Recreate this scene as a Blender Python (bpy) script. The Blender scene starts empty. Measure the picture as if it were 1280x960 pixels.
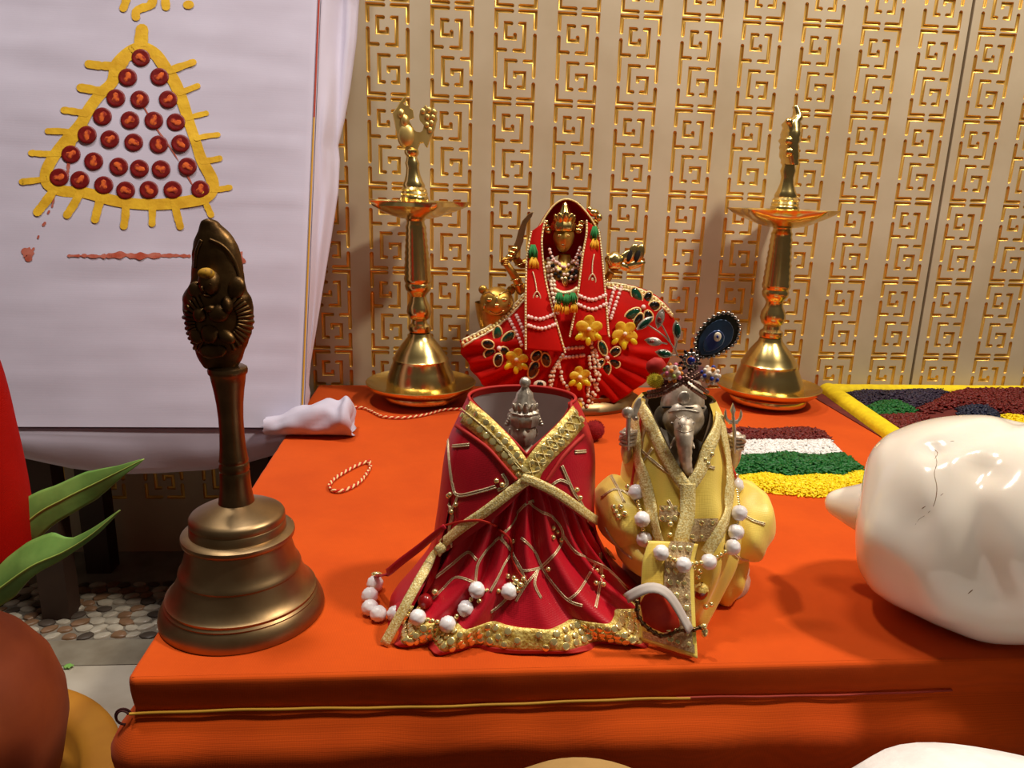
import bpy, bmesh, math, random
from mathutils import Vector, Matrix, noise
from mathutils.bvhtree import BVHTree
rnd = random.Random(7)
C = bpy.context.scene.collection
PI = math.pi
sin, cos, rad = math.sin, math.cos, math.radians
V = Vector

# ------------------------------------------------------------------ camera
FPX, PITCH, YAW, ROLL = 950.0, 0.25539802, 0.08598788, 0.02992204
CAM = V((0.1065, -1.0378, 0.5262))
H = 0.2514                     # height of the draped table top
_f = V((sin(YAW)*cos(PITCH), cos(YAW)*cos(PITCH), -sin(PITCH)))
_r0 = V((cos(YAW), -sin(YAW), 0)); _u0 = _r0.cross(_f)
_r = _r0*cos(ROLL) + _u0*sin(ROLL); _u = -_r0*sin(ROLL) + _u0*cos(ROLL)
cam_d = bpy.data.cameras.new('camera'); cam = bpy.data.objects.new('camera', cam_d); C.objects.link(cam)
cam_d.sensor_width = 36.0; cam_d.lens = FPX/1280*36.0; cam_d.clip_start = 0.01
M = Matrix.Identity(4)
for i in range(3):
    M[i][0] = _r[i]; M[i][1] = _u[i]; M[i][2] = -_f[i]; M[i][3] = CAM[i]
cam.matrix_world = M
sc = bpy.context.scene
sc.camera = cam

# ------------------------------------------------------------------ world, lamps, exposure
w = bpy.data.worlds.new('room_air'); sc.world = w; w.use_nodes = True
w.node_tree.nodes['Background'].inputs[0].default_value = (1.0, 0.80, 0.62, 1)
w.node_tree.nodes['Background'].inputs[1].default_value = 0.07
def area(name, loc, target, size, power, col):
    d = bpy.data.lights.new(name, 'AREA'); d.energy = power; d.color = col; d.shape = 'DISK'; d.size = size
    o = bpy.data.objects.new(name, d); C.objects.link(o); o.location = loc
    o.rotation_euler = (V(target)-V(loc)).to_track_quat('-Z', 'Y').to_euler()
    return o
area('ceiling_spot_right', (1.00, -0.68, 1.62), (0.25, -0.3, 0.3), 0.13, 19.0, (1.0, 0.89, 0.73))
area('ceiling_spot_left', (-0.28, -0.33, 1.95), (-0.05, -0.35, 0.25), 0.13, 13.0, (1.0, 0.92, 0.82))
area('fill_panel', (0.25, -0.66, 2.15), (0.25, -0.4, 0.3), 0.35, 10.0, (1.0, 0.94, 0.88))  # weak overhead fill added beside the two spots
sc.view_settings.view_transform = 'Standard'; sc.view_settings.look = 'None'
sc.view_settings.gamma = 1.0; sc.view_settings.use_curve_mapping = False
sc.view_settings.exposure = -0.08

# ------------------------------------------------------------------ helpers
def ray(u, v):
    return (_f + _r*((u-640)/FPX) - _u*((v-480)/FPX))
def at(u, v, Y):
    d = ray(u, v); return CAM + d*((Y-CAM.y)/d.y)
def proj_v(p):
    d = V(p)-CAM; return 480 - FPX*d.dot(_u)/d.dot(_f)
def on(u, v, Z=H):
    d = ray(u, v); return CAM + d*((Z-CAM.z)/d.z)

class G:
    """collects shapes for ONE mesh object"""
    def __init__(s): s.v = []; s.f = []; s.m = []; s.mi = 0
    def add(s, vs, fs):
        o = len(s.v); s.v += [V(p) for p in vs]
        for f in fs: s.f.append([i+o for i in f]); s.m.append(s.mi)
        return s
    def grid(s, rows, cu=False, cv=False):
        n = len(rows); k = len(rows[0]); fs = []
        for i in range(n if cv else n-1):
            for j in range(k if cu else k-1):
                a = i*k+j; b = i*k+(j+1) % k; c = ((i+1) % n)*k+(j+1) % k; d = ((i+1) % n)*k+j
                fs.append((a, b, c, d))
        return s.add([p for r in rows for p in r], fs)
    def lathe(s, prof, c=(0, 0, 0), seg=40, axis=None, fn=None):
        c = V(c); rows = []
        q = (V(axis).normalized().to_track_quat('Z', 'Y')) if axis is not None else None
        for r, z in prof:
            row = []
            for j in range(seg):
                a = 2*PI*j/seg; rr = fn(r, z, a) if fn else r
                p = V((rr*cos(a), rr*sin(a), z))
                row.append(c + (q @ p if q else p))
            rows.append(row)
        return s.grid(rows, cu=True)
    def tube(s, pts, r, seg=8, closed=False, cap=True, flat=1.0):
        pts = [V(p) for p in pts]; n = len(pts); R = r if callable(r) else (lambda t: r)
        rows = []; ref = None
        for i, p in enumerate(pts):
            a = pts[(i-1) % n] if (closed or i > 0) else p
            b = pts[(i+1) % n] if (closed or i < n-1) else p
            t = (b-a)
            if t.length < 1e-9: t = V((0, 0, 1))
            t.normalize()
            if ref is None:
                ref = V((0, 0, 1)) if abs(t.z) < 0.9 else V((1, 0, 0))
            e = (ref - t*ref.dot(t))
            if e.length < 1e-6: e = t.orthogonal()
            e.normalize(); ref = e; g = t.cross(e)
            rr = R(i/max(1, n-1))
            rows.append([p + e*(rr*flat*cos(2*PI*j/seg)) + g*(rr*sin(2*PI*j/seg)) for j in range(seg)])
        o = len(s.v); s.grid(rows, cu=True, cv=closed)
        if cap and not closed:
            s.f.append([o+j for j in range(seg)][::-1]); s.m.append(s.mi)
            s.f.append([o+(n-1)*seg+j for j in range(seg)]); s.m.append(s.mi)
        return s
    def ball(s, c, r, nu=12, nv=8, rot=None, fn=None):
        c = V(c); r = (r, r, r) if not hasattr(r, '__len__') else r
        rows = []
        for i in range(nv+1):
            ph = -PI/2 + PI*i/nv; row = []
            for j in range(nu):
                a = 2*PI*j/nu; p = V((cos(ph)*cos(a), cos(ph)*sin(a), sin(ph)))
                if fn: p = fn(p)
                p = V((p.x*r[0], p.y*r[1], p.z*r[2]))
                if rot: p = rot @ p
                row.append(c+p)
            rows.append(row)
        return s.grid(rows, cu=True)
    def box(s, lo, hi, rot=None, c=None):
        x0, y0, z0 = lo; x1, y1, z1 = hi
        vs = [V(p) for p in ((x0,y0,z0),(x1,y0,z0),(x1,y1,z0),(x0,y1,z0),(x0,y0,z1),(x1,y0,z1),(x1,y1,z1),(x0,y1,z1))]
        if rot: vs = [rot @ p for p in vs]
        if c is not None: vs = [p+V(c) for p in vs]
        return s.add(vs, [(0,3,2,1),(4,5,6,7),(0,1,5,4),(1,2,6,5),(2,3,7,6),(3,0,4,7)])
    def slab(s, outline, n, th, bev=0.0):
        """a flat outline (list of 3D points) given a thickness along n, edges rounded"""
        n = V(n).normalized(); P = [V(p) for p in outline]; k = len(P)
        cen = sum(P, V((0,0,0)))/k
        def sh(b): return [p + ((cen-p).normalized()*b if b else V((0,0,0))) for p in P]
        loops = []
        for d, b in ((-th/2, bev), (-th/2+bev, 0), (th/2-bev, 0), (th/2, bev)) if bev else ((-th/2, 0), (th/2, 0)):
            loops.append([p+n*d for p in sh(b)])
        o = len(s.v); s.grid(loops, cu=True)
        L = len(loops)
        s.f.append([o+j for j in range(k)][::-1]); s.m.append(s.mi)
        s.f.append([o+(L-1)*k+j for j in range(k)]); s.m.append(s.mi)
        return s
    def offset(s, d): s.v = [p+V(d) for p in s.v]; return s

ORG = {}
def finish(me, smooth=True, ang=50):
    bm = bmesh.new(); bm.from_mesh(me)
    bmesh.ops.remove_doubles(bm, verts=bm.verts, dist=1e-6)
    bmesh.ops.recalc_face_normals(bm, faces=bm.faces)
    bm.to_mesh(me); bm.free()
    if smooth:
        me.polygons.foreach_set('use_smooth', [True]*len(me.polygons))
        if ang: me.set_sharp_from_angle(angle=rad(ang))
def obj(name, g, mats, parent=None, smooth=True, ang=50, sub=0, thick=0, recalc=True, off=0):
    """links the collected shapes as ONE mesh; vertices come in world space"""
    org = ORG.get(parent.name, V((0,0,0))) if parent else V((0,0,0))
    me = bpy.data.meshes.new(name)
    me.from_pydata([tuple(p-org) for p in g.v], [], g.f)
    if not isinstance(mats, (list, tuple)): mats = [mats]
    for m in mats: me.materials.append(m)
    if len(mats) > 1: me.polygons.foreach_set('material_index', g.m)
    if recalc: finish(me, smooth, ang)
    elif smooth: me.polygons.foreach_set('use_smooth', [True]*len(me.polygons))
    me.update()
    o = bpy.data.objects.new(name, me); C.objects.link(o)
    if parent: o.parent = parent
    ORG[o.name] = org
    if thick:
        md = o.modifiers.new('thickness', 'SOLIDIFY'); md.thickness = thick; md.offset = off
    if sub:
        md = o.modifiers.new('smooth', 'SUBSURF'); md.levels = sub; md.render_levels = sub
    return o
def thing(name, label, cat, loc, group=None):
    o = bpy.data.objects.new(name, None); C.objects.link(o); o.location = V(loc); o.empty_display_size = 0.02
    o['label'] = label; o['category'] = cat
    if group: o['group'] = group
    ORG[o.name] = V(loc)
    return o
def tag(o, label, cat, group=None, kind=None):
    o['label'] = label; o['category'] = cat
    if group: o['group'] = group
    if kind: o['kind'] = kind
    return o
def inst(name, me, loc, parent=None, rot=None, scale=None):
    """another object on a shared mesh (mesh data centred on its own origin)"""
    o = bpy.data.objects.new(name, me); C.objects.link(o)
    if parent: o.parent = parent
    o.location = V(loc) - (ORG.get(parent.name, V((0,0,0))) if parent else V((0,0,0)))
    if rot is not None: o.rotation_mode = 'QUATERNION'; o.rotation_quaternion = rot
    if scale is not None: o.scale = scale if hasattr(scale, '__len__') else (scale,)*3
    ORG[o.name] = V(loc)
    return o
def mesh(name, g, mats, smooth=True, ang=50):
    me = bpy.data.meshes.new(name); me.from_pydata([tuple(p) for p in g.v], [], g.f)
    if not isinstance(mats, (list, tuple)): mats = [mats]
    for m in mats: me.materials.append(m)
    if len(mats) > 1: me.polygons.foreach_set('material_index', g.m)
    finish(me, smooth, ang); return me
class Surf:
    """a surface that trims, cords and sequins are laid on"""
    def __init__(s, *gs):
        v = []; f = []
        for g in gs:
            o = len(v); v += list(g.v); f += [[i+o for i in q] for q in g.f]
        s.t = BVHTree.FromPolygons(v, f)
    def hit(s, u, v, lift=0.0):
        d = ray(u, v).normalized(); p, n, i, t = s.t.ray_cast(CAM, d)
        if p is None: return None
        if n.dot(d) > 0: n = -n
        return p + n*lift, n
    def path(s, pts, lift=0.0, step=4.0):
        out = []
        for u, v in dense(pts, step):
            h = s.hit(u, v, lift)
            if h: out.append(h)
        return out
def dense(pts, step=4.0):
    out = []
    n = len(pts)
    for i in range(n-1):
        p0 = pts[max(0, i-1)]; p1 = pts[i]; p2 = pts[i+1]; p3 = pts[min(n-1, i+2)]
        k = max(1, int(math.dist(p1, p2)/step))
        for j in range(k):
            t = j/k
            out.append(tuple(0.5*((2*p1[a]) + (-p0[a]+p2[a])*t + (2*p0[a]-5*p1[a]+4*p2[a]-p3[a])*t*t + (-p0[a]+3*p1[a]-3*p2[a]+p3[a])*t**3) for a in range(len(p1))))
    out.append(tuple(pts[-1])); return out
def lerp(a, b, t): return a+(b-a)*t
def interp(tab, x):
    """piecewise smooth table lookup: tab = [(x, y...), ...] increasing x"""
    if x <= tab[0][0]: return tab[0][1:]
    for a, b in zip(tab, tab[1:]):
        if x <= b[0]:
            t = (x-a[0])/(b[0]-a[0])
            return tuple(lerp(p, q, t) for p, q in zip(a[1:], b[1:]))
    return tab[-1][1:]
def smooth_tab(tab, n):
    return dense(tab, 1e9) if n < 1 else [p for p in _cr(tab, n)]
def _cr(tab, n):
    for i in range(len(tab)-1):
        p0 = tab[max(0, i-1)]; p1 = tab[i]; p2 = tab[i+1]; p3 = tab[min(len(tab)-1, i+2)]
        for j in range(n):
            t = j/n
            yield tuple(0.5*((2*p1[a]) + (-p0[a]+p2[a])*t + (2*p0[a]-5*p1[a]+4*p2[a]-p3[a])*t*t + (-p0[a]+3*p1[a]-3*p2[a]+p3[a])*t**3) for a in range(len(p1)))
    yield tuple(tab[-1])
def ribbon(g, path, width, side=None, lift=0.0):
    """a flat band along [(point, normal), ...]"""
    rows = []; n = len(path)
    for i, (p, nn) in enumerate(path):
        t = path[min(n-1, i+1)][0]-path[max(0, i-1)][0]
        s_ = t.cross(nn); s_.normalize()
        wd = width(i/max(1, n-1)) if callable(width) else width
        rows.append([p+nn*lift+s_*(wd*k) for k in (-0.5, -0.17, 0.17, 0.5)])
    g.grid(rows); return g

# ------------------------------------------------------------------ materials (all procedural)
def srgb(c):
    if isinstance(c, str): c = [int(c[i:i+2], 16) for i in (0, 2, 4)]
    return tuple(((x/255)/12.92 if x/255 <= 0.04045 else ((x/255+0.055)/1.055)**2.4) for x in c)+(1,)
def mat(name, col, rough=0.6, metal=0.0, col2=None, scale=30.0, bump=0.0, bscale=200.0, weave=0.0, wscale=300.0, sheen=0.0, coat=0.0, spec=0.5, sss=0.0, trans=0.0, detail=4.0, lo=0.35, hi=0.65, alpha=None, weavecol=0.0):
    m = bpy.data.materials.new(name); m.use_nodes = True
    nt = m.node_tree; N = nt.nodes; L = nt.links; b = N['Principled BSDF']
    b.inputs['Base Color'].default_value = srgb(col); b.inputs['Roughness'].default_value = rough
    b.inputs['Metallic'].default_value = metal; b.inputs['Specular IOR Level'].default_value = spec
    b.inputs['Sheen Weight'].default_value = sheen; b.inputs['Coat Weight'].default_value = coat
    if sss: b.inputs['Subsurface Weight'].default_value = sss; b.inputs['Subsurface Radius'].default_value = (0.02, 0.012, 0.008); b.inputs['Subsurface Scale'].default_value = 0.3
    if trans: b.inputs['Transmission Weight'].default_value = trans
    tc = N.new('ShaderNodeTexCoord')
    colout = None
    if col2 is not None:
        n = N.new('ShaderNodeTexNoise'); n.inputs['Scale'].default_value = scale; n.inputs['Detail'].default_value = detail
        r = N.new('ShaderNodeValToRGB'); r.color_ramp.elements[0].position = lo; r.color_ramp.elements[1].position = hi
        r.color_ramp.elements[0].color = srgb(col); r.color_ramp.elements[1].color = srgb(col2)
        L.new(tc.outputs['Object'], n.inputs['Vector']); L.new(n.outputs['Fac'], r.inputs['Fac'])
        colout = r.outputs['Color']; L.new(colout, b.inputs['Base Color'])
    hsum = None
    if weave:
        outs = []
        for ax in ('X', 'Y', 'Z'):
            wv = N.new('ShaderNodeTexWave'); wv.wave_type = 'BANDS'; wv.bands_direction = ax
            wv.inputs['Scale'].default_value = wscale; wv.inputs['Distortion'].default_value = 1.5; wv.inputs['Detail'].default_value = 2.0
            wv.inputs['Detail Scale'].default_value = 0.6
            L.new(tc.outputs['Object'], wv.inputs['Vector']); outs.append(wv.outputs['Fac'])
        a = N.new('ShaderNodeMath'); a.operation = 'ADD'; L.new(outs[0], a.inputs[0]); L.new(outs[1], a.inputs[1])
        a2 = N.new('ShaderNodeMath'); a2.operation = 'ADD'; L.new(a.outputs[0], a2.inputs[0]); L.new(outs[2], a2.inputs[1])
        bp = N.new('ShaderNodeBump'); bp.inputs['Strength'].default_value = weave; bp.inputs['Distance'].default_value = 0.001
        L.new(a2.outputs[0], bp.inputs['Height']); L.new(bp.outputs['Normal'], b.inputs['Normal']); hsum = bp
        if weavecol and colout:
            mx = N.new('ShaderNodeMix'); mx.data_type = 'RGBA'; mx.blend_type = 'MULTIPLY'; mx.inputs[0].default_value = weavecol
            mr = N.new('ShaderNodeMapRange'); mr.inputs['From Max'].default_value = 3.0; mr.inputs['To Min'].default_value = 0.55; mr.inputs['To Max'].default_value = 1.25
            L.new(a2.outputs[0], mr.inputs['Value']); L.new(colout, mx.inputs[6]); L.new(mr.outputs[0], mx.inputs[7]); L.new(mx.outputs[2], b.inputs['Base Color'])
    if bump:
        n = N.new('ShaderNodeTexNoise'); n.inputs['Scale'].default_value = bscale; n.inputs['Detail'].default_value = 5.0
        bp = N.new('ShaderNodeBump'); bp.inputs['Strength'].default_value = bump; bp.inputs['Distance'].default_value = 0.002
        L.new(tc.outputs['Object'], n.inputs['Vector']); L.new(n.outputs['Fac'], bp.inputs['Height'])
        if hsum: L.new(hsum.outputs['Normal'], bp.inputs['Normal'])
        L.new(bp.outputs['Normal'], b.inputs['Normal'])
    return m
MT = {}
MT['wall'] = mat('painted_wall_board', 'C4B69C', 0.55, col2='B6A68A', scale=9, bump=0.04, bscale=60)
MT['gilt'] = mat('gilded_groove', 'EBC266', 0.38, 0.6, col2='D8AA48', scale=40)
MT['seam'] = mat('seam_shadow_gap', '5A3A22', 0.9)
MT['orange'] = mat('orange_handloom_cloth', 'D65207', 0.85, col2='CA4A05', scale=14, weave=0.07, wscale=330, sheen=0.05, weavecol=0.35, spec=0.2)
MT['orange_side'] = MT['orange']
MT['white_cloth'] = mat('white_cotton_cloth', 'CCC6DA', 0.9, col2='C2BBCE', scale=7, weave=0.08, wscale=420, spec=0.2, bump=0.12, bscale=14)
MT['brass'] = mat('polished_brass', 'E8D08E', 0.23, 1.0, col2='DCC078', scale=25)
MT['brass_soft'] = mat('softly_polished_brass', 'E8CC80', 0.38, 0.8, col2='D2B060', scale=40)
MT['brass_dull'] = mat('aged_brass', 'A88E6A', 0.40, 1.0, col2='8C7250', scale=28, bump=0.05, bscale=90)
MT['brass_dark'] = mat('dark_cast_brass', '6E5434', 0.42, 1.0, col2='44301C', scale=60, bump=0.2, bscale=160)
MT['gold'] = mat('gold_brocade', 'F4DC80', 0.36, 0.3, col2='C8A244', scale=420, bump=0.4, bscale=600, lo=.4, hi=.6)
MT['gold_pale'] = mat('pale_gold_braid', 'FFF0B0', 0.4, 0.15, col2='E0C06C', scale=900, bump=0.4, bscale=1100, lo=.42, hi=.58)
MT['sequin'] = mat('gold_sequin', 'FBE8A0', 0.2, 0.75)
MT['brocade'] = mat('pinkish_brocade', 'E8D0A0', .35, .4, col2='C0986A', scale=700, bump=.4, bscale=900)
MT['cord'] = mat('zari_cord', 'E8D6AC', 0.35, 0.4, bump=0.3, bscale=700)
MT['redsatin'] = mat('crimson_satin', 'C8122A', 0.42, col2='B80C22', scale=20, sheen=0.0, weave=0.08, wscale=300, spec=0.5)
MT['redpipe'] = mat('red_piping', 'B3180E', 0.7)
MT['lining'] = mat('grey_lining', 'DAD2D6', 0.6)
MT['redvelvet'] = mat('red_dress_cloth', 'B80C02', 0.7, col2='A60801', scale=30, spec=0.12)
MT['redcoco'] = mat('red_cotton_cloth', 'AA0C00', 0.85, col2='980800', scale=12, weave=0.15, wscale=250, spec=0.1)
MT['yellow'] = mat('yellow_satin', 'F8DC6C', 0.42, col2='EECE54', scale=24, sheen=0.15, weave=0.08, wscale=300)
MT['silver'] = mat('old_silver', 'E0D2C0', 0.45, 0.5, col2='A8967F', scale=110, bump=0.15, bscale=260)
MT['silver_lt'] = mat('worn_silver', 'DED6C8', 0.38, 0.7, col2='B0A292', scale=140, bump=0.2, bscale=300)
MT['pearl'] = mat('white_faceted_bead', 'FAF4F6', 0.28, coat=0.4)
MT['pearl_s'] = mat('cream_pearl', 'F0DCC0', 0.25, coat=0.5)
MT['pearl_p'] = mat('pink_pearl', 'F0CDC4', 0.25, coat=0.5)
MT['conch'] = mat('glazed_conch_shell', 'FBF2E6', 0.16, col2='F3E4D2', scale=9, coat=0.5, sss=0.1, bump=0.05, bscale=22)
MT['terracotta'] = mat('terracotta_clay', '924010', 0.75, col2='82340C', scale=18, bump=0.15, bscale=120)
MT['ochre'] = mat('ochre_clay', 'C98A24', 0.7, col2='B5761A', scale=14, bump=0.1, bscale=90)
MT['leaf'] = mat('mango_leaf_green', '86B85E', 0.34, col2='689C4C', scale=30, bump=0.15, bscale=70, spec=0.5)
MT['leafrib'] = mat('leaf_midrib', 'A9C25C', 0.5)
MT['wood'] = mat('brown_stool_wood', '382416', 0.6, col2='2C1A10', scale=16)
MT['stone'] = mat('floor_stone', '8C8478', 0.45, col2='6F675C', scale=22, bump=0.08, bscale=80)
MT['stone_lt'] = mat('floor_stone_pale', 'C2BAAC', 0.45, col2='AFA595', scale=18)
MT['stone_tan'] = mat('floor_stone_grey', '948C7C', 0.45, col2='7E7464', scale=26)
MT['peb_w'] = mat('white_pebble', 'B4AC9C', 0.4, col2='988E7E', scale=60)
MT['peb_b'] = mat('brown_pebble', '86664E', 0.45, col2='6E5238', scale=60)
MT['peb_k'] = mat('black_pebble', '4A4038', 0.4)
MT['dot'] = mat('dark_red_paste', '7E0C0C', 0.4, col2='6A0808', scale=120, bump=0.2, bscale=260)
MT['dotc'] = mat('vermilion_powder', 'D8621E', 0.9, col2='8E1C0C', scale=240, lo=.45, hi=.62)
MT['turmeric'] = mat('turmeric_paste', 'E6B81E', 0.75, col2='D6A412', scale=60, bump=0.3, bscale=160)
MT['smear'] = mat('red_smear', 'A8442C', 0.9, col2='B86A5A', scale=90)
MT['edge_y'] = mat('yellow_selvedge_thread', 'C9962A', 0.6)
MT['edge_r'] = mat('red_selvedge_thread', 'A83420', 0.7)
MT['thread_r'] = mat('red_thread', 'C8240C', 0.8)
MT['thread_w'] = mat('cream_thread', 'F0D49A', 0.8)
MT['black'] = mat('dark_void', '100A08', 0.9)
MT['green_gem'] = mat('green_glass_gem', '0B4A34', 0.08, col2='0A3826', scale=90, coat=0.8)
MT['blue_gem'] = mat('blue_glass_gem', '10207A', 0.08, coat=0.8)
MT['clear_gem'] = mat('clear_glass_gem', 'E8D8CC', 0.05, trans=0.6, coat=0.5)
MT['red_gem'] = mat('red_glass_gem', '8E1A12', 0.1, coat=0.8)
# ------------------------------------------------------------------ setting: routed wall, floor
PX, PZ, Z0 = 0.08, 0.11, 0.7402              # fret pitch; top of the first row in the photograph
TS = 0.0543/440                              # one design unit
STROKES = [([(180,20),(20,20),(20,170)], None), ([(260,20),(420,20),(420,172)], None),
           ([(20,245),(20,640)], (388, 120)), ([(420,635),(420,240)], (492, 320)),
           ([(175,135),(118,135),(118,275),(215,275),(215,240)], None), ([(262,135),(310,135),(310,390),(210,390)], None),
           ([(230,490),(130,490),(130,745),(178,745)], None), ([(225,640),(225,605),(322,605),(322,745),(265,745)], None),
           ([(20,708),(20,860),(180,860)], None), ([(260,860),(420,860),(420,710)], None)]
def outline(path, branch, w):
    """outline of a rounded slot along an axis-aligned path, half width w, with an optional side branch"""
    P = [V((x, -z, 0)) for x, z in path]
    def cap(p, d, k=4):
        s = V((-d.y, d.x, 0)); return [p + (s*cos(PI*i/k) + d*sin(PI*i/k))*-1*-w if False else p + s*(w*cos(PI*i/k)) + d*(w*sin(PI*i/k)) for i in range(k+1)]
    def side(P, sgn):
        out = []
        for i in range(1, len(P)-1):
            a = (P[i]-P[i-1]).normalized(); b = (P[i+1]-P[i]).normalized()
            na = V((-a.y, a.x, 0)); nb = V((-b.y, b.x, 0)); out.append(P[i] + (na+nb)*w*sgn)
        return out
    d1 = (P[-1]-P[-2]).normalized(); d0 = (P[0]-P[1]).normalized()
    pts = side(P, 1) + cap(P[-1], d1) + side(P, -1)[::-1] + cap(P[0], d0)
    if branch:
        zb, xe = branch; x0 = path[0][0]; sg = 1 if xe > x0 else -1
        d = V((sg, 0, 0)); s = V((-d.y, d.x, 0)); zz = -zb
        c = [p for p in cap(V((xe, zz, 0)), d)]
        br = [V((x0+sg*w, zz+s.y*w, 0))] + c + [V((x0+sg*w, zz-s.y*w, 0))]
        # the branch leaves the side facing +d: that is the left side of the path when the path runs the right way
        n = 5
        up = P[-1].y > P[0].y
        left_is = V((-(P[-1]-P[0]).normalized().y, 0, 0)).x
        if left_is*sg > 0:   # branch on the left side: between start cap end and end cap start -> at the list head
            pts = (br[::-1] if (br[0].y - br[-1].y)*(1 if up else -1) > 0 else br) + pts
        else:
            pts = pts[:n] + (br if (br[0].y - br[-1].y)*(1 if up else -1) > 0 else br[::-1]) + pts[n:]
    return pts
W_ = 20.5
def tile_face():
    """one tile's front board with the slots cut out (filled 2D curve -> mesh)"""
    cu = bpy.data.curves.new('tile_face', 'CURVE'); cu.dimensions = '2D'; cu.fill_mode = 'BOTH'
    def spl(pts):
        sp = cu.splines.new('POLY'); sp.points.add(len(pts)-1); sp.use_cyclic_u = True
        for q, p in zip(sp.points, pts): q.co = (p.x, p.y, 0, 1)
    x1 = PX/TS; z1 = PZ/TS; mx = (x1-440)/2; mz = (z1-880)/2
    spl([V((-mx, mz, 0)), V((x1-mx, mz, 0)), V((x1-mx, mz-z1, 0)), V((-mx, mz-z1, 0))])
    for p, b in STROKES: spl(outline(p, b, W_))
    o = bpy.data.objects.new('tile_face', cu); C.objects.link(o)
    dg = bpy.context.evaluated_depsgraph_get(); dg.update()
    me = o.evaluated_get(dg).to_mesh()
    v = [V(x.co) for x in me.vertices]; f = [list(p.vertices) for p in me.polygons]
    o.evaluated_get(dg).to_mesh_clear(); bpy.data.objects.remove(o); bpy.data.curves.remove(cu)
    return [V((p.x*TS, 0, p.y*TS)) for p in v], f
tv, tf = tile_face()
fret = G()
for p, b in STROKES:
    loops = [outline(p, b, W_*1.0), outline(p, b, W_*0.93), outline(p, b, W_*0.6), outline(p, b, W_*0.28)]
    dep = [0.0, 0.0008, 0.0018, 0.0022]
    rows = [[V((q.x*TS, d, q.y*TS)) for q in L] for L, d in zip(loops, dep)]
    o0 = len(fret.v); k = len(rows[0]); fret.grid(rows, cu=True)
    fret.f.append([o0+3*k+j for j in range(k)]); fret.m.append(0)
fret_me = bpy.data.meshes.new('gold_fret'); fret_me.from_pydata([tuple(p) for p in fret.v], [], fret.f); fret_me.materials.append(MT['gilt'])
finish(fret_me, True, 60)
wall = bpy.data.objects.new('wall_back', None); C.objects.link(wall); wall['kind'] = 'structure'; ORG['wall_back'] = V((0,0,0))
SEAM = 9*PX + 0.0543 + 0.0128
R0, R1 = -3, 5
def panel(c0, c1, x0, x1):
    g = G()
    zt = Z0 - R0*PZ + (PZ-880*TS)/2; zb = Z0 - R1*PZ - 880*TS - (PZ-880*TS)/2
    for c in range(c0, c1+1):
        for r in range(R0, R1+1):
            o = V((c*PX, 0, Z0-r*PZ)); n = len(g.v)
            g.v += [V((min(max(p.x+o.x, x0), x1), 0, p.z+o.z)) for p in tv]; g.f += [[i+n for i in q] for q in tf]; g.m += [0]*len(tf)
    xa = c0*PX-(PX-440*TS)/2; xb = c1*PX+440*TS+(PX-440*TS)/2
    if x0 < xa: g.add([(x0,0,zb),(xa,0,zb),(xa,0,zt),(x0,0,zt)], [(0,1,2,3)])
    if x1 > xb: g.add([(xb,0,zb),(x1,0,zb),(x1,0,zt),(xb,0,zt)], [(0,1,2,3)])
    g.add([(x0,0,0),(x1,0,0),(x1,0,zb),(x0,0,zb)], [(0,1,2,3)])
    g.add([(x0,0,0),(x0,0,zt),(x0,0.01,zt),(x0,0.01,0)], [(0,1,2,3)]); g.add([(x1,0,0),(x1,0,zt),(x1,0.01,zt),(x1,0.01,0)], [(0,1,2,3)])
    p = obj('wall_panel', g, MT['wall'], wall, smooth=False)
    for c in range(c0, c1+1):
        for r in range(R0, R1+1): inst('gold_fret', fret_me, (c*PX, 0, Z0-r*PZ), p)
e = (PX-440*TS)/2
panel(-8, 9, -8*PX-e, SEAM-0.0021)
panel(10, 14, SEAM+0.0021, 14*PX+440*TS+e)
bk = G(); bk.box((-0.9, 0.0102, 0), (1.4, 0.03, 1.2)); obj('wall_backing', bk, MT['seam'], wall, smooth=False)

fg = G(); fg.box((-1.0, -1.6, -0.02), (1.5, 0.03, 0.0)); floor = obj('floor', fg, MT['stone'], smooth=False); floor['kind'] = 'structure'
g = G(); g.box((-1.0, -0.272, 0), (0.9, -0.224, 0.0012)); obj('grey_stone_strip', g, MT['stone_tan'], floor, smooth=False)
for x0, x1 in ((-1.0, -0.43), (-0.4285, -0.1)):
    g = G(); g.box((x0, -0.62, 0), (x1, -0.2735, 0.0012)); obj('pale_stone_slab', g, MT['stone_lt'], floor, smooth=False)
g = G(); g.box((-1.0, -1.6, 0), (1.5, -0.6215, 0.0016)); obj('added_dark_slab', g, mat('added_dark_floor', '4A3C34', .5, col2='3A2E28', scale=20), floor, smooth=False)  # dark slab added out of view to cut floor bounce onto the cloth
def pebble_mesh(m, sd):
    r = random.Random(sd); g = G(); k = 9; a0 = r.random()*6
    out = [(1+0.16*r.uniform(-1, 1)) for _ in range(k)]
    rows = []
    for s, z in ((1.0, 0), (0.96, 0.0022), (0.7, 0.0034)):
        rows.append([(0.011*s*out[j]*cos(2*PI*j/k), 0.0078*s*out[j]*sin(2*PI*j/k), z) for j in range(k)])
    g.grid(rows, cu=True); g.f.append([2*k+j for j in range(k)]); g.m.append(0)
    return mesh('pebble', g, m)
pebs = [pebble_mesh(MT[m], i) for i, m in enumerate(('peb_w', 'peb_w', 'peb_b', 'peb_b', 'peb_k', 'peb_w'))]
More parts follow.
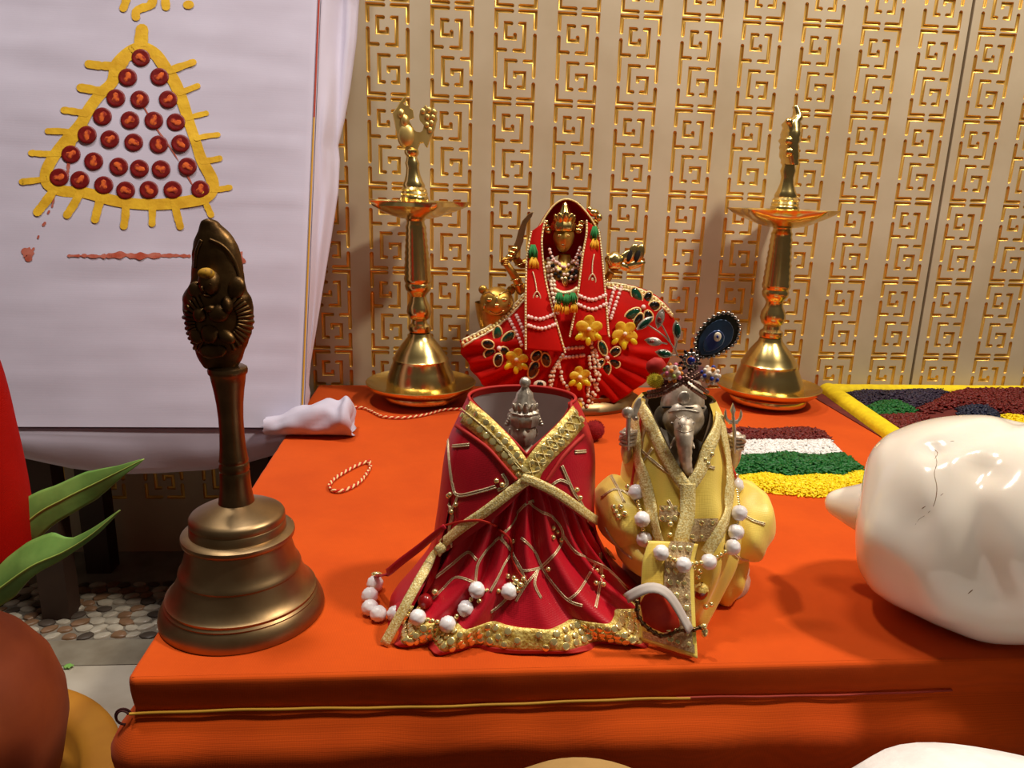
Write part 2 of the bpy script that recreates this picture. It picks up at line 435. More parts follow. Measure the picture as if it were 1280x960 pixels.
for j in range(9):
    for i in range(26):
        x = -0.52 + i*0.0185 + (j % 2)*0.009 + rnd.uniform(-.002, .002); y = -0.2145 + j*0.0148 + rnd.uniform(-.0015, .0015)
        if x > -0.085: continue
        k = (i*2+j*3+rnd.randrange(2)) % 6
        if x > -0.30 and rnd.random() < 0.5: k = 4 if rnd.random() < 0.35 else 0
        inst('pebble', pebs[k], (x, y, 0.0), floor, rot=Matrix.Rotation(rnd.uniform(-.5, .9), 3, 'Z').to_quaternion(), scale=rnd.uniform(0.75, 1.0))
g = G()
for a, b, c in (((-.3085,-.2795),(-.3045,-.2735),.0025), ((-.3045,-.2800),(-.3015,-.2750),.002)):
    g.tube([(a[0],a[1],.0035),((a[0]+b[0])/2,(a[1]+b[1])/2,.0045),(b[0],b[1],.0035)], c, 6, flat=.5)
tag(obj('leaf_scrap', g, MT['leaf']), 'tiny torn green leaf scrap lying on the pale floor stone', 'leaf scrap')

# ------------------------------------------------------------------ the low table in orange cloth
TX0, TX1, TY0 = -0.0735, 0.98, -0.652
table = thing('draped_table', 'low table wrapped in bright orange handloom cloth tied with gold thread', 'table', ((TX0+TX1)/2, -0.33, 0))
def table_perim():
    pts = []
    def seg(a, b, n, nrm):
        for i in range(n): pts.append((V(a).lerp(V(b), i/n), V(nrm)))
    r = 0.006
    seg((TX0, -0.003, 0), (TX0, TY0+r, 0), 70, (-1,0,0))
    for i in range(8):
        a = PI + PI/2*i/8; pts.append((V((TX0+r+r*cos(a), TY0+r+r*sin(a), 0)), V((cos(a), sin(a), 0))))
    seg((TX0+r, TY0, 0), (TX1-r, TY0, 0), 170, (0,-1,0))
    for i in range(8):
        a = 1.5*PI + PI/2*i/8; pts.append((V((TX1-r+r*cos(a), TY0+r+r*sin(a), 0)), V((cos(a), sin(a), 0))))
    seg((TX1, TY0+r, 0), (TX1, -0.003, 0), 30, (1,0,0)); pts.append((V((TX1, -0.003, 0)), V((1,0,0))))
    return pts
prof = [(-0.004, H), (-0.0025, H-0.0001), (-0.0012, H-0.0006), (-0.0003, H-0.0018), (0.0, H-0.004), (0.0, H-0.009), (-0.0004, H-0.014), (-0.001, H-0.018), (-0.0018, H-0.0215),
        (-0.0015, H-0.0245), (0.0015, H-0.028), (0.005, H-0.033), (0.0085, H-0.039), (0.0105, H-0.044), (0.0105, H-0.050), (0.009, H-0.058), (0.0075, H-0.07), (0.008, H-0.10), (0.009, H-0.15), (0.010, 0.05), (0.012, 0.002)]
g = G(); rows = []
for k, (p, n) in enumerate(table_perim()):
    row = []
    s = p.x*3 + p.y*5
    for o, z in prof:
        d = max(0, (H-0.022-z))
        amp = min(1, d/0.02)
        fold = noise.noise(V((s*2.2, z*9, 1.3)))*0.006 + noise.noise(V((s*9, z*22, 4.1)))*0.0022
        slip = noise.noise(V((s*1.3, 2.0, 0)))*0.004*amp
        wob = 0.0006*noise.noise(V((s*12, z*40, 7)))
        row.append(p + n*(o + amp*fold + wob) + V((0, 0, z + slip)))
    rows.append(row)
g.grid(rows)
nx, ny = 60, 40
g.grid([[V((lerp(TX0+0.003, TX1-0.003, i/nx), lerp(TY0+0.003, -0.003, j/ny), H + 0.00002)) for i in range(nx+1)] for j in range(ny+1)])
obj('tablecloth', g, MT['orange'], table, ang=70)
g = G(); g.box((TX0+0.012, TY0+0.012, H-0.03), (TX1-0.012, -0.012, H-0.004))
for x in (TX0+0.04, TX1-0.04):
    for y in (TY0+0.04, -0.05): g.box((x-0.02, y-0.02, 0), (x+0.02, y+0.02, H-0.03))
obj('wooden_frame', g, MT['wood'], table, smooth=False)
g = G(); gp = []
for i in range(60):
    x = lerp(TX0+0.001, 0.42, i/59); gp.append((x, TY0-0.0006+0.0003*sin(i*1.1), lerp(0.2298, 0.2300, i/59)+0.0007*sin(i*0.22)))
g.tube(gp[:40], 0.00085, 8); obj('tie_thread', g, MT['edge_y'], table)
g = G(); g.tube([V(p)+V((0, 0.0004, 0.0002)) for p in gp[38:]], 0.0007, 8); obj('tie_thread', g, MT['edge_r'], table)['label'] = 'red stretch of the tie thread'
g = G(); c = V((TX0-0.0035, TY0+0.002, 0.2262))
g.tube([c+V((0.0045*cos(a), 0, 0.0052*sin(a))) for a in [0.35+i*0.3 for i in range(16)]], 0.0007, 6)
g.tube([c+V((0.0036*cos(a), -0.001, 0.0045*sin(a))) for a in [0.5+i*0.3 for i in range(14)]], 0.0006, 6); obj('thread_loop', g, mat('dark_maroon_thread', '4A1410', 0.8), table)

# ------------------------------------------------------------------ white cloth-wrapped board leaning on the wall, on a stool
stool = thing('wooden_stool', 'dark wooden stool under the white cloth in the shadow left of the orange table', 'stool', (-0.24, -0.11, 0))
g = G(); g.box((-0.46, -0.188, H-0.03), (-0.087, -0.02, H-0.0022)); obj('seat', g, MT['wood'], stool, smooth=False)
for x in (-0.365, -0.12):
    for y in (-0.165, -0.05):
        g = G(); g.box((x-0.016, y-0.014, 0), (x+0.016, y+0.014, H-0.03)); obj('leg', g, MT['wood'], stool, smooth=False)
B0 = V((-0.0578, -0.204, H+0.0012)); BT = at(400, 0, -0.05)
bu = (BT-B0).normalized(); bx = V((-1, 0, 0)); bn = bx.cross(bu).normalized()
if bn.y > 0: bn = -bn                        # towards the camera
BH, BW = (BT-B0).length*1.12, 0.50
board = thing('cloth_wrapped_board', 'white cloth covered board with a painted triangle of red dots leaning on the wall', 'board', B0)
g = G(); th = 0.026; rows = []
sec = [(-0.0, th), (0, 0.010), (0.0003, 0.004), (0.0016, 0.001), (0.004, 0.0)] + [(x, 0.0) for x in [0.01+0.01*i for i in range(int((BW-0.02)/0.01))]] + [(BW, 0.002), (BW, th)]
nb = 70
for i in range(nb+1):
    t = i/nb
    row = []
    for x, d in sec:
        p = B0 + bu*(BH*t) + bx*x - bn*d
        if 0.004 < x < BW-0.01:
            e_ = min(1, x/0.02)
            p += bn*(e_*(0.0011*noise.noise(V((x*5, t*22, 0))) + 0.0007*noise.noise(V((x*11, t*60, 3))) + 0.0014*math.exp(-((t-0.58-0.03*x)/0.012)**2)*(1 if x < 0.16 else 0.2) + 0.001*math.exp(-((t-0.47)/0.01)**2)*(x < 0.13)))
        row.append(p)
    rows.append(row)
# rounded bottom edge turned under
rows = [[p + bu*0.001 - bn*th if j else p - bn*0.0 + V((0,0,0)) for j, p in enumerate(rows[0])]] + [[p + bu*0.002 for p in rows[0]]] + rows[1:]
g.grid(rows); cover = obj('white_cover', g, MT['white_cloth'], board, ang=60)
BS = Surf(g)
# stripe along the right edge: red above, yellow below
for name, v0, v1, m, lb in (('edge_stripe', -60, 150, 'edge_r', 'dark red stripe on the upper edge'), ('edge_stripe', 150, 530, 'edge_y', 'yellow stripe on the lower edge')):
    gg = G(); pts = [at(lerp(400, 379, vv/535)-1.5, vv, 0) for vv in (v0, v1)]
    ps = []
    for i in range(30):
        vv = lerp(v0, v1, i/29); t = lerp(1.0, 0, vv/535)
        ps.append(B0 + (BT-B0)*t + bx*0.0012 + bn*0.0003)
    gg.tube(ps, 0.0011, 8); o = obj(name, gg, MT[m], cover); o['label'] = lb
K = 1/2.783
def paint(g, pts, wpx, lift=0.0007, step=3.0, jit=0.10, ends=True):
    pts = [(x*K, y*K) for x, y in pts]
    pa = BS.path(pts, lift, step)
    if len(pa) < 2: return
    sc_ = (pa[0][0]-CAM).length/FPX
    ph = rnd.random()*9
    n0 = pa[0][1]
    ribbon(g, pa, lambda t: wpx*K*sc_*(1+jit*noise.noise(V((t*7, ph, 0)))*2))
    if ends:
        for p, n in (pa[0], pa[-1]):
            q = n.to_track_quat('Z', 'Y'); k = 10
            ring = [p + q @ V((wpx*K*sc_*0.5*cos(2*PI*i/k), wpx*K*sc_*0.5*sin(2*PI*i/k), 0)) for i in range(k)]
            g.add([p]+ring, [(0, 1+i, 1+(i+1) % k) for i in range(k)])
tri = [(491,160),(445,185),(405,228),(392,285),(350,328),(312,378),(282,432),(238,482),(192,540),(162,598),(168,640),(215,664),(300,672),(388,696),(450,707),(530,712),(620,706),(700,692),(735,668),(738,625),(702,556),(684,500),(660,430),(638,360),(610,290),(578,240),(540,188),(491,160)]
gy = G(); paint(gy, tri, 33, 0.0008)
paint(gy, [(470,175),(430,205),(405,245)], 40, 0.00085); paint(gy, [(300,455),(262,470),(235,510)], 34, 0.0009)
obj('yellow_outline', gy, MT['turmeric'], cover, recalc=False)
for a, b, wd in (((495,105),(490,165),36), ((310,224),(405,230),24), ((282,306),(360,320),24), ((224,384),(300,396),20), ((168,457),(260,462),18), ((110,533),(210,534),18), ((78,633),(165,622),18), ((672,218),(592,246),22), ((688,300),(625,324),18), ((718,395),(650,412),17), ((758,470),(685,482),18), ((764,552),(705,562),20), ((800,653),(735,662),18), ((185,668),(132,738),26), ((278,676),(235,748),24), ((352,690),(332,764),24), ((438,700),(432,786),24), ((530,705),(530,778),22), ((608,700),(628,788),23), ((705,680),(735,748),20)):
    gy = G(); paint(gy, [a, ((a[0]+b[0])/2+rnd.uniform(-3,3), (a[1]+b[1])/2+rnd.uniform(-3,3)), b], wd, 0.00095); obj('yellow_ray', gy, MT['turmeric'], cover, recalc=False)
for pts, wd in (([(446,-60),(440,0),(430,30)], 22), ([(474,60),(474,42),(492,30),(520,22),(532,6),(536,-30)], 24), ([(576,-40),(576,0),(578,24)], 24), ([(652,18),(661,17)], 24)):
    gy = G(); paint(gy, pts, wd, 0.0009); obj('yellow_letter_stroke', gy, MT['turmeric'], cover, recalc=False)
for pts, wd in (([(238,890),(290,890)], 6), ([(290,889),(330,892),(380,891)], 10), ([(380,890),(430,887),(470,891),(520,890),(552,889)], 17), ([(552,890),(600,889),(660,891)], 9), ([(800,885),(835,885),(838,905)], 16), ([(810,890),(850,910)], 12), ([(88,875),(105,885),(100,898)], 22), ([(98,895),(118,865)], 7), ([(190,682),(182,720)], 5), ([(168,742),(172,735)], 6), ([(152,783),(157,776)], 8), ([(133,828),(135,822)], 6), ([(240,560),(236,610)], 8), ([(500,370),(540,440),(590,510),(640,590),(690,680)], 4)):
    gs = G(); paint(gs, pts, wd, 0.0006, 2.0, 0.6); obj('red_smear', gs, MT['smear'], cover, recalc=False)

dots = [(491,202),(445,270),(556,268),(404,342),(487,347),(586,347),(357,406),(453,419),(536,420),(613,426),(304,470),(383,485),(466,496),(553,503),(629,500),(248,538),(327,562),(414,580),(486,587),(561,589),(653,580),(207,618),(279,627),(362,645),(438,663),(519,661),(602,661),(698,659)]
g = G(); k = 22; R_ = 0.0104
g.grid([[(r*cos(2*PI*j/k), r*sin(2*PI*j/k), z) for j in range(k)] for r, z in ((R_, 0), (R_*.99, .0006), (R_*.9, .0012), (R_*.7, .0011), (R_*.4, .0008))], cu=True); g.f.append([4*k+j for j in range(k)]); g.m.append(0)
dot_me = mesh('red_dot', g, MT['dot'])
cmes = []
for s in range(4):
    r = random.Random(s+20); g = G(); k = 12; a = [(1+.28*sin(2*PI*j/k*2+s)+.18*sin(2*PI*j/k*3+2*s))*r.uniform(.92, 1.08) for j in range(k)]
    g.grid([[(0.0050*q*a[j]*cos(2*PI*j/k), 0.0046*q*a[j]*sin(2*PI*j/k), z) for j in range(k)] for q, z in ((1, .0009), (.85, .0013), (.4, .0014))], cu=True); g.f.append([2*k+j for j in range(k)]); g.m.append(0)
    cmes.append(mesh('vermilion_mark', g, MT['dotc']))
for i, (x, y) in enumerate(dots):
    p, n = BS.hit(x*K, y*K, 0.0006); q = bn.to_track_quat('Z', 'Y')
    d = inst('red_dot', dot_me, p, cover, rot=q)
    inst('vermilion_mark', cmes[i % 4], p + bn*0.0001, d, rot=None).rotation_euler = (0, 0, rnd.random()*6)
# cloth hanging behind the board's right edge
sil = [(456,-60),(449,0),(446,50),(438,110),(431,150),(423,182),(425,200),(423,240),(414,300),(404,360),(396,410),(389,450),(386,480),(389,496),(380,516)]
g = G(); rows = []
for i in range(61):
    t = i/60; vv = lerp(-60, 520, t)
    su = interp([(b, a) for a, b in sil], vv)[0]
    yb = lerp(-0.012, -0.165, max(0, (vv+0)/520)) if vv > 0 else -0.012
    outer = at(su, vv, yb)
    tt = lerp(1.0, 0, vv/535); inner = B0 + (BT-B0)*tt - bn*0.004 + V((0.0006, 0, 0)); row = []
    for j in range(13):
        s = j/12; p = inner.lerp(outer, s)
        amp = sin(PI*s)*0.006
        p += V((0, -1, 0))*amp*(noise.noise(V((s*4+tt*1.5, tt*5, 2)))*1.5 + 0.5*sin(s*9+tt*7))
        row.append(p)
    row.append(outer + V((-0.012, 0.010, 0))); row.append(outer + V((-0.03, 0.012, 0)))
    rows.append(row)
g.grid(rows); obj('side_drape', g, MT['white_cloth'], board, ang=0)
# valance under the board and its bunched end on the orange table
edge = [(-70,560),(0,566),(40,574),(90,586),(140,592),(200,592),(260,588),(310,578),(345,568),(362,562)]
g = G(); rows = []
for i in range(50):
    u_ = lerp(-70, 362, i/49); vv = interp([tuple(e) for e in edge], u_)[0]
    bot = at(u_, vv, -0.196); top = V((bot.x + (0.0 if i < 45 else 0), -0.203, H+0.0005)); row = [V((top.x, -0.17, H+0.0002)), V((top.x, -0.18, H-0.0002)), V((top.x, -0.2, H-0.0008))]
    for j in range(1, 8):
        s = j/7; p = row[2].lerp(bot, s); p.y += -0.004*sin(PI*s) + 0.004*noise.noise(V((u_*0.012, s*1.5, 8)))*s; row.append(p)
    rows.append(row)
g.grid(rows); sv = obj('hanging_cloth', g, MT['white_cloth'], board, ang=0, thick=0.0008); sv['label'] = 'white cloth hanging below the board'
top = [(352,541,-.2),(372,536,-.203),(390,522,-.2),(410,519,-.2),(424,517,-.205),(433,515,-.2)]
g = G(); rows = []
pth = [(-0.095, 0.0075, 0.012), (-0.08, 0.008, 0.013), (-0.062, 0.0115, 0.0165), (-0.046, 0.0135, 0.0185), (-0.03, 0.0150, 0.0195), (-0.016, 0.0150, 0.0205), (-0.008, 0.0170, 0.022), (-0.002, 0.0150, 0.0215), (0.0, 0.011, 0.018), (-0.004, 0.006, 0.010)]
pth = [(x+.001, hz*1.3, hy*1.12) for x, hz, hy in smooth_tab(pth, 4)]
for i, (x, hz, hy) in enumerate(pth):
    row = []
    for j in range(28):
        a = 2*PI*j/28; c_, s_ = cos(a), sin(a)
        f_ = 1 + 0.16*noise.noise(V((x*70, c_*1.6, s_*1.6))) + 0.07*sin(3*a+x*120)
        zz = hz*(1 + s_*f_ if s_ > 0 else 1 + s_)
        row.append(V((x + 0.004*noise.noise(V((c_*2, s_*2, x*20))), -0.219 + hy*c_*f_, H + 0.0008 + max(0, zz))))
    rows.append(row)
g.grid(rows, cu=True); g.f.append([len(g.v)-28+j for j in range(28)]); g.m.append(0)
o = obj('bunched_corner', g, MT['white_cloth'], board, ang=0); o['label'] = 'bunched white cloth corner on the orange cloth'
# ------------------------------------------------------------------ big brass hand bell
def zat(u, v, Y): return at(u, v, Y).z
BY = -0.58
bell = thing('hand_bell', 'tall dark brass hand bell with a winged figure handle at the left table corner', 'bell', (-0.0265, BY, H))
bax = [(273,258),(466,276),(530,283),(600,291),(648,296),(763,302)]
def bprof(tab):
    out = []
    for v, r in tab:
        u = interp([(a, b) for a, b in bax], v)[0]; p = at(u, v, BY); s = (p-CAM).dot(_f)/FPX
        out.append((r*s, p.z-H))
    return out
bodyp = bprof([(763.5,92),(763,98),(758,98.5),(753,97.6),(746,94.5),(742,90.5),(740,91.3),(738,89),(735,89.5),(733,86),(724,79.5),(712,73.5),(709,72.4),(707,73.4),(704,72.4),(702,70.2),(692,66.4),(680,63.4),(671,61.5)])
bodyp[0] = (bodyp[0][0], 0.0004); bodyp[1] = (bodyp[1][0], 0.0006)
inner = [(r-0.0035, z) for r, z in bodyp[3:]]
g = G(); bc = (-0.0265, BY, H)
g.lathe([(p[0], max(p[1], 0.0004)) for p in inner[::-1]] + bodyp, bc, 72); obj('bell_mouth', g, MT['brass_dull'], bell, ang=35)
g = G(); g.lathe(bprof([(672,60),(671,64),(669,67),(666,68),(663,67.5),(661,64),(660,58),(657,57.6),(651,57.4),(650,56.6),(648,57.4),(643,57.2),(640.5,55.5),(638,51),(634,42),(630.5,33),(628,26),(626,20)]), bc, 72)
obj('shoulder', g, MT['brass_dull'], bell, ang=40)
g = G(); hp = bprof([(629,22.5),(624,21),(612,19.2),(597,18.2),(590,18.2),(588,17.2),(586,18.2),(579,18),(577,16.8),(575,17.8),(572,17.2),(558,15.6),(540,14.8),(522,14.9),(505,16),(488,18.2),(476,20.4),(468,21.6),(466,23.6),(462,24.2),(459,23.4),(457,20),(456,5)])
g.lathe(hp, bc, 48); hd = obj('handle', g, mat('worn_brass_handle', '84694A', 0.36, 1.0, col2='665036', scale=50), bell, ang=40)
# the winged figure on top
secs = [(459,256,296),(450,250,301),(440,246,305),(428,241,309),(415,236,313),(400,233,315.5),(388,231.5,316),(374,231,314),(364,234,309),(354,239,306),(342,240.5,304.5),(330,242,302.5),(318,241.5,300),(306,243,296),(296,246,291),(288,249,284),(281,250.5,276),(276,252.5,271),(273.3,258,264)]
g = G(); rows = []; FB = G()
for v, l, r_ in smooth_tab(secs, 3):
    p = at((l+r_)/2, v, BY); s = (p-CAM).dot(_f)/FPX; a = (r_-l)/2*s; b = a*0.55 + 0.001
    row = []
    for j in range(36):
        t = 2*PI*j/36; dx, dy = cos(t), sin(t)
        k = 1 + 0.05*noise.noise(V((dx*3, dy*3, v*0.09)))
        yy = dy*b*(0.35 if dy > 0 else 1.0)
        row.append(V((p.x + a*dx*k, BY + yy*k, p.z)))
    rows.append(row)
g.grid(rows, cu=True); g.f.append(list(range(36))); g.m.append(0); g.f.append([len(g.v)-36+j for j in range(36)]); g.m.append(0)
FS = Surf(g); fig = obj('winged_figure', g, MT['brass_dark'], bell, ang=0)
def bump_on(surf, u, v, ru, rv, depth, name, m, par, rotz=0, nv=8):
    h = surf.hit(u, v)
    if not h: return None
    p, n = h; s = (p-CAM).dot(_f)/FPX; q = G()
    rot = Matrix((_r, _u, -_f)).transposed() @ Matrix.Rotation(rotz, 3, 'Z')
    q.ball(p, (ru*s, rv*s, depth), 16, nv, rot=rot); return obj(name, q, m, par, ang=0)
hdm = bump_on(FS, 262, 353, 14, 18, 0.0065, 'head', MT['brass_dark'], fig)
q = G(); hh = FS.hit(262, 350)[0]; s = (hh-CAM).dot(_f)/FPX; rot = Matrix((_r, _u, -_f)).transposed()
q.ball(hh + _f*-0.0042 + V((0, 0, 0.0030)), (10.5*s, 7.5*s, 0.0032), 16, 8, rot=rot)
obj('painted_cap', q, mat('turmeric_smudge', 'B98A1C', 0.7, 0.2, col2='6A4A16', scale=300, lo=.45, hi=.6), fig, ang=0)
for (u, v, a, b, d, r_) in ((258,362,2.5,6,.0105,0),(251,356,2.6,1.6,.0105,.2),(268,357,2.6,1.6,.0105,-.2),(261,371,4,1.8,.0105,0)): bump_on(FS, u, v, a, b, d*.72, 'face_feature', MT['brass_dark'], fig, r_)
for (u, v, a, b, d, r_) in ((284,382,6,10,.0085,.1),(273,392,11,10,.0085,0),(250,393,7,9,.007,0),(263,386,6,5,.008,0),(246,362,9,9,.006,.5),(294,360,10,13,.006,-.3),(262,416,9,12,.0065,0),(246,420,7,9,.006,.5),(282,420,11,7,.0065,-.6),(266,438,14,9,.005,0)):
    bump_on(FS, u, v, a*1.25, b*1.2, d*.48, 'carved_boss', MT['brass_dark'], fig, r_)
for side, ctr, angs in ((1, (278,400), [(-60+ i*10.5) for i in range(13)]), (-1, (262,402), [(240 - i*10.5) for i in range(13)])):
    for a in angs:
        a_ = rad(a); p0 = (ctr[0]+cos(a_)*18, ctr[1]+sin(a_)*20); p1 = (ctr[0]+cos(a_)*37*(1.0 if side > 0 else .85), ctr[1]+sin(a_)*40*(1 if a > 0 else .9))
        pa = FS.path([p0, p1], 0.0, 3)
        if len(pa) > 2:
            q = G(); q.tube([x[0] for x in pa], lambda t: 0.0012+0.0006*t, 8, flat=.8); obj('wing_feather', q, MT['brass_dark'], fig, ang=0)
pa = FS.path([(262,300),(276,306),(288,318),(296,335),(300,352)], 0, 3); q = G(); q.tube([x[0] for x in pa], 0.0013, 6); obj('hood_rim', q, MT['brass_dark'], fig, ang=0)
pa = FS.path([(252,300),(246,315),(244,335)], 0, 3); q = G(); q.tube([x[0] for x in pa], 0.0012, 6); obj('hood_rim', q, MT['brass_dark'], fig, ang=0)

# ------------------------------------------------------------------ two standing brass oil lamps
def lamp(label, ax, Y, tab, parts, dish, finial, rot, fin_edge, plate):
    """ax: [(v, u)] axis in the photograph's frame at depth Y; tab: v -> radius px"""
    zb = H; x0 = at(ax[-1][1], ax[-1][0], Y).x
    t = thing('oil_lamp', label, 'lamp', (x0, Y, H), 'standing brass oil lamps by the wall')
    def P(v):
        u = interp(ax, v)[0]; p = at(u, v, Y); return p, (p-CAM).dot(_f)/FPX
    def rev(tab, fn=None, seg=56):
        g = G(); rows = []
        for v, r in tab:
            p, s = P(v); row = []
            for j in range(seg):
                a = 2*PI*j/seg; rr = fn(r*s, v, a) if fn else r*s
                row.append(V((p.x+rr*cos(a), Y+rr*sin(a), max(p.z, H+0.0005))))
            rows.append(row)
        g.grid(rows, cu=True); return g
    for name, tb in parts: obj(name, rev(tb), MT['brass'], t, ang=38)
    # drip plate with its wide rim
    obj('drip_plate', rev(plate), MT['brass'], t, ang=40)
    # five-spouted dish
    dz, R, r0 = dish
    def sp(r, v, a):
        k = r/1.0
        b = 0
        for i in range(5):
            d = (a - rot - 2*PI*i/5 + PI) % (2*PI) - PI
            b = max(b, max(0, 1-abs(d)/0.42)**1.5)
        return r*(1 + 0.42*b*sp.on)
    g = G(); rows = []; seg = 110
    for v, r, w in ((dz+23, 9, 0), (dz+22, 18, 0), (dz+19, 30, .1), (dz+13, 43, .35), (dz+6, 51, .7), (dz+1, R*.715, 1.0), (dz, R*.722, 1.0), (dz+1.5, R*.70, .96), (dz+7, 45, .55), (dz+13, 36, .2), (dz+16, 24, 0), (dz+17, 8, 0)):
        sp.on = w; p, s = P(v); row = []
        for j in range(seg):
            a = 2*PI*j/seg; rr = sp(r*s, v, a); row.append(V((p.x+rr*cos(a), Y+rr*sin(a), p.z)))
        rows.append(row)
    g.grid(rows, cu=True); obj('oil_dish', g, MT['brass'], t, ang=45)
    return t, P, rev
stemL = [('spire', [(270,10),(266,12),(250,17.5),(246,17.5),(244,16),(242,17),(239,15.5),(237,16.2),(234,13.5),(231,14),(226,11.5),(218,9),(210,8),(204,9),(200,7.5),(196,6.5),(192,9),(188,9),(185,6),(183,2)]),
         ('stem', [(414,13.5),(411,14.5),(407,14),(404,10),(400,9),(397,13),(390,15.5),(383,14.5),(376,11),(370,9.5),(366,12),(362,15.5),(357,16.5),(354,15)] + [(352-i*4.0, 16.6-i*0.26+(1.0 if i % 2 else 0)) for i in range(18)] + [(280,11.5),(276,11),(273,13.5),(271,14)]),
         ('bell_base', [(497,36),(488,43.5),(478,43),(470,41.5),(462,38.5),(452,34.5),(448,34.8),(446,33),(440,30),(432,24.5),(425,19),(421,15.5),(419,14.5),(416,13.5),(413,8)]),
         ('foot', [(497,38),(496,45.5),(492,46),(486,44),(483,40)])]
plateL = [(492,30),(490.5,44),(487,56),(482,64.5),(478.5,67.5),(476.5,68.5),(476,67.5),(478,65),(482,57),(485,46),(486,38)]
YL = -0.0785
tL, PL, rv = lamp('standing brass oil lamp with a peacock top, nearest the white cloth board', [(120,512),(183,514),(250,518.5),(420,525),(497,527)], YL, None, stemL, (251, 68, 0), None, 0.12, 0, plateL)
fin = [(344,600),(338,580),(318,570),(304,522),(290,452),(308,430),(318,412),(332,393),(343,385),(340,402),(330,412),(342,420),(352,418),(356,430),(370,438),(372,470),(358,474),(350,482),(362,500),(368,520),(386,532),(402,534),(412,528),(420,505),(403,480),(398,462),(402,440),(412,432),(424,420),(430,430),(440,428),(446,436),(458,430),(462,442),(470,446),(466,462),(470,478),(464,492),(462,510),(452,538),(440,560),(430,592),(422,586),(415,572),(400,574),(394,590),(390,602)]
def finial(t, pts, Y, th, yaw, K_=3.2, off=(400, 0)):
    P3 = [at(x/K_+off[0], y/K_+off[1], Y) for x, y in pts]; n = V((0, -1, 0))
    if yaw:
        c = sum(P3, V())/len(P3); R3 = Matrix.Rotation(yaw, 3, 'Z'); P3 = [R3 @ (p-c) + c for p in P3]; n = R3 @ n
    g = G(); g.slab(P3, n, th, 0.0012); return P3, n, g
P3, n, g = finial(tL, fin, YL, 0.009, 0)
pk = obj('peacock_top', g, MT['brass_soft'], tL, ang=30)
q = G(); q.ball(at(508, 170, YL-0.001), (0.011, 0.0075, 0.015), 16, 10); q.ball(at(506, 151, YL-0.002), (0.0052, 0.006, 0.008), 12, 8); q.ball(at(501.5, 142, YL-0.002), (0.0045, 0.0052, 0.0062), 12, 8); obj('bird_body', q, MT['brass_soft'], pk, ang=0)
q = G()
for (x, y) in ((412,445),(436,440),(456,448),(452,470),(430,468),(446,492),(428,500),(440,520)): q.ball(at(400+x/3.2, y/3.2, YL-0.0048), (0.0028, 0.0016, 0.0034), 10, 6)
q_ = obj('tail_eyes', q, MT['brass_soft'], pk, ang=0); q_['kind'] = 'stuff'
YR = -0.0785
axR = [(130,991),(200,986.5),(258,981),(420,963.5),(500,959)]
def sh(tab, dv, k): return [(v+dv, r*k) for v, r in tab]
stemR = [('spire', [(280,10),(276,12),(262,17.5),(259,17.5),(257,16),(255,17),(252,15.5),(250,16.2),(247,13.5),(244,14),(239,11.5),(230,8.5),(222,7.5),(214,9.5),(208,8),(204,8.5),(200,6),(198,2)]),
         ('stem', [(421,13.5),(418,14.5),(414,14),(411,10),(407,9.5),(404,13),(397,15.5),(390,14.5),(383,11),(378,10),(374,12),(370,15.5),(365,16.5),(362,15)] + [(360-i*4.0, 16.6-i*0.26+(1.0 if i % 2 else 0)) for i in range(18)] + [(289,11.5),(286,11),(282,13.5),(280,14)]),
         ('bell_base', [(499,36),(492,43.5),(484,43),(476,41.5),(468,38.5),(458,34.5),(454,34.8),(452,33),(446,30),(438,24.5),(431,19),(427,15.5),(425,14.5),(422,13.5),(419,8)]),
         ('foot', [(501,38),(500,45.5),(496,46),(490,44),(487,40)])]
tR, PR, rv = lamp('standing brass oil lamp with its peacock top seen edge on, right of the goddess', axR, YR, None, stemR, (262, 72, 0), None, -0.02, 0, sh(plateL, 4, .93))
g = G(); P3 = []
prof_ = [(206,980,995),(200,978,996),(192,976,997),(184,977,996),(176,976,998),(168,978,999),(160,979,1000),(152,980,1001),(146,990,1003),(140,992,1001),(134,991,999),(131.5,993,997)]
rows = []
for v, l, r_ in smooth_tab(prof_, 2):
    a = at(l, v, YR); b = at(r_, v, YR); c = (a+b)/2; w_ = (b-a).length/2; dd = 0.016*min(1, (v-128)/40)+0.002
    rows.append([V((c.x+w_*cos(2*PI*j/20)*(1+.15*sin(v*.9)), YR+dd*sin(2*PI*j/20), c.z)) for j in range(20)])
g.grid(rows, cu=True); g.f.append([len(g.v)-20+j for j in range(20)]); g.m.append(0)
pk = obj('peacock_top', g, MT['brass'], tR, ang=0)
q = G()
for (u, v, r_) in ((986,152,.0045),(986,176,.0055),(987,190,.006)): q.ball(at(u, v, YR-0.012), (r_*1.1, r_, r_), 12, 8)
obj('bird_body', q, MT['brass'], pk, ang=0)
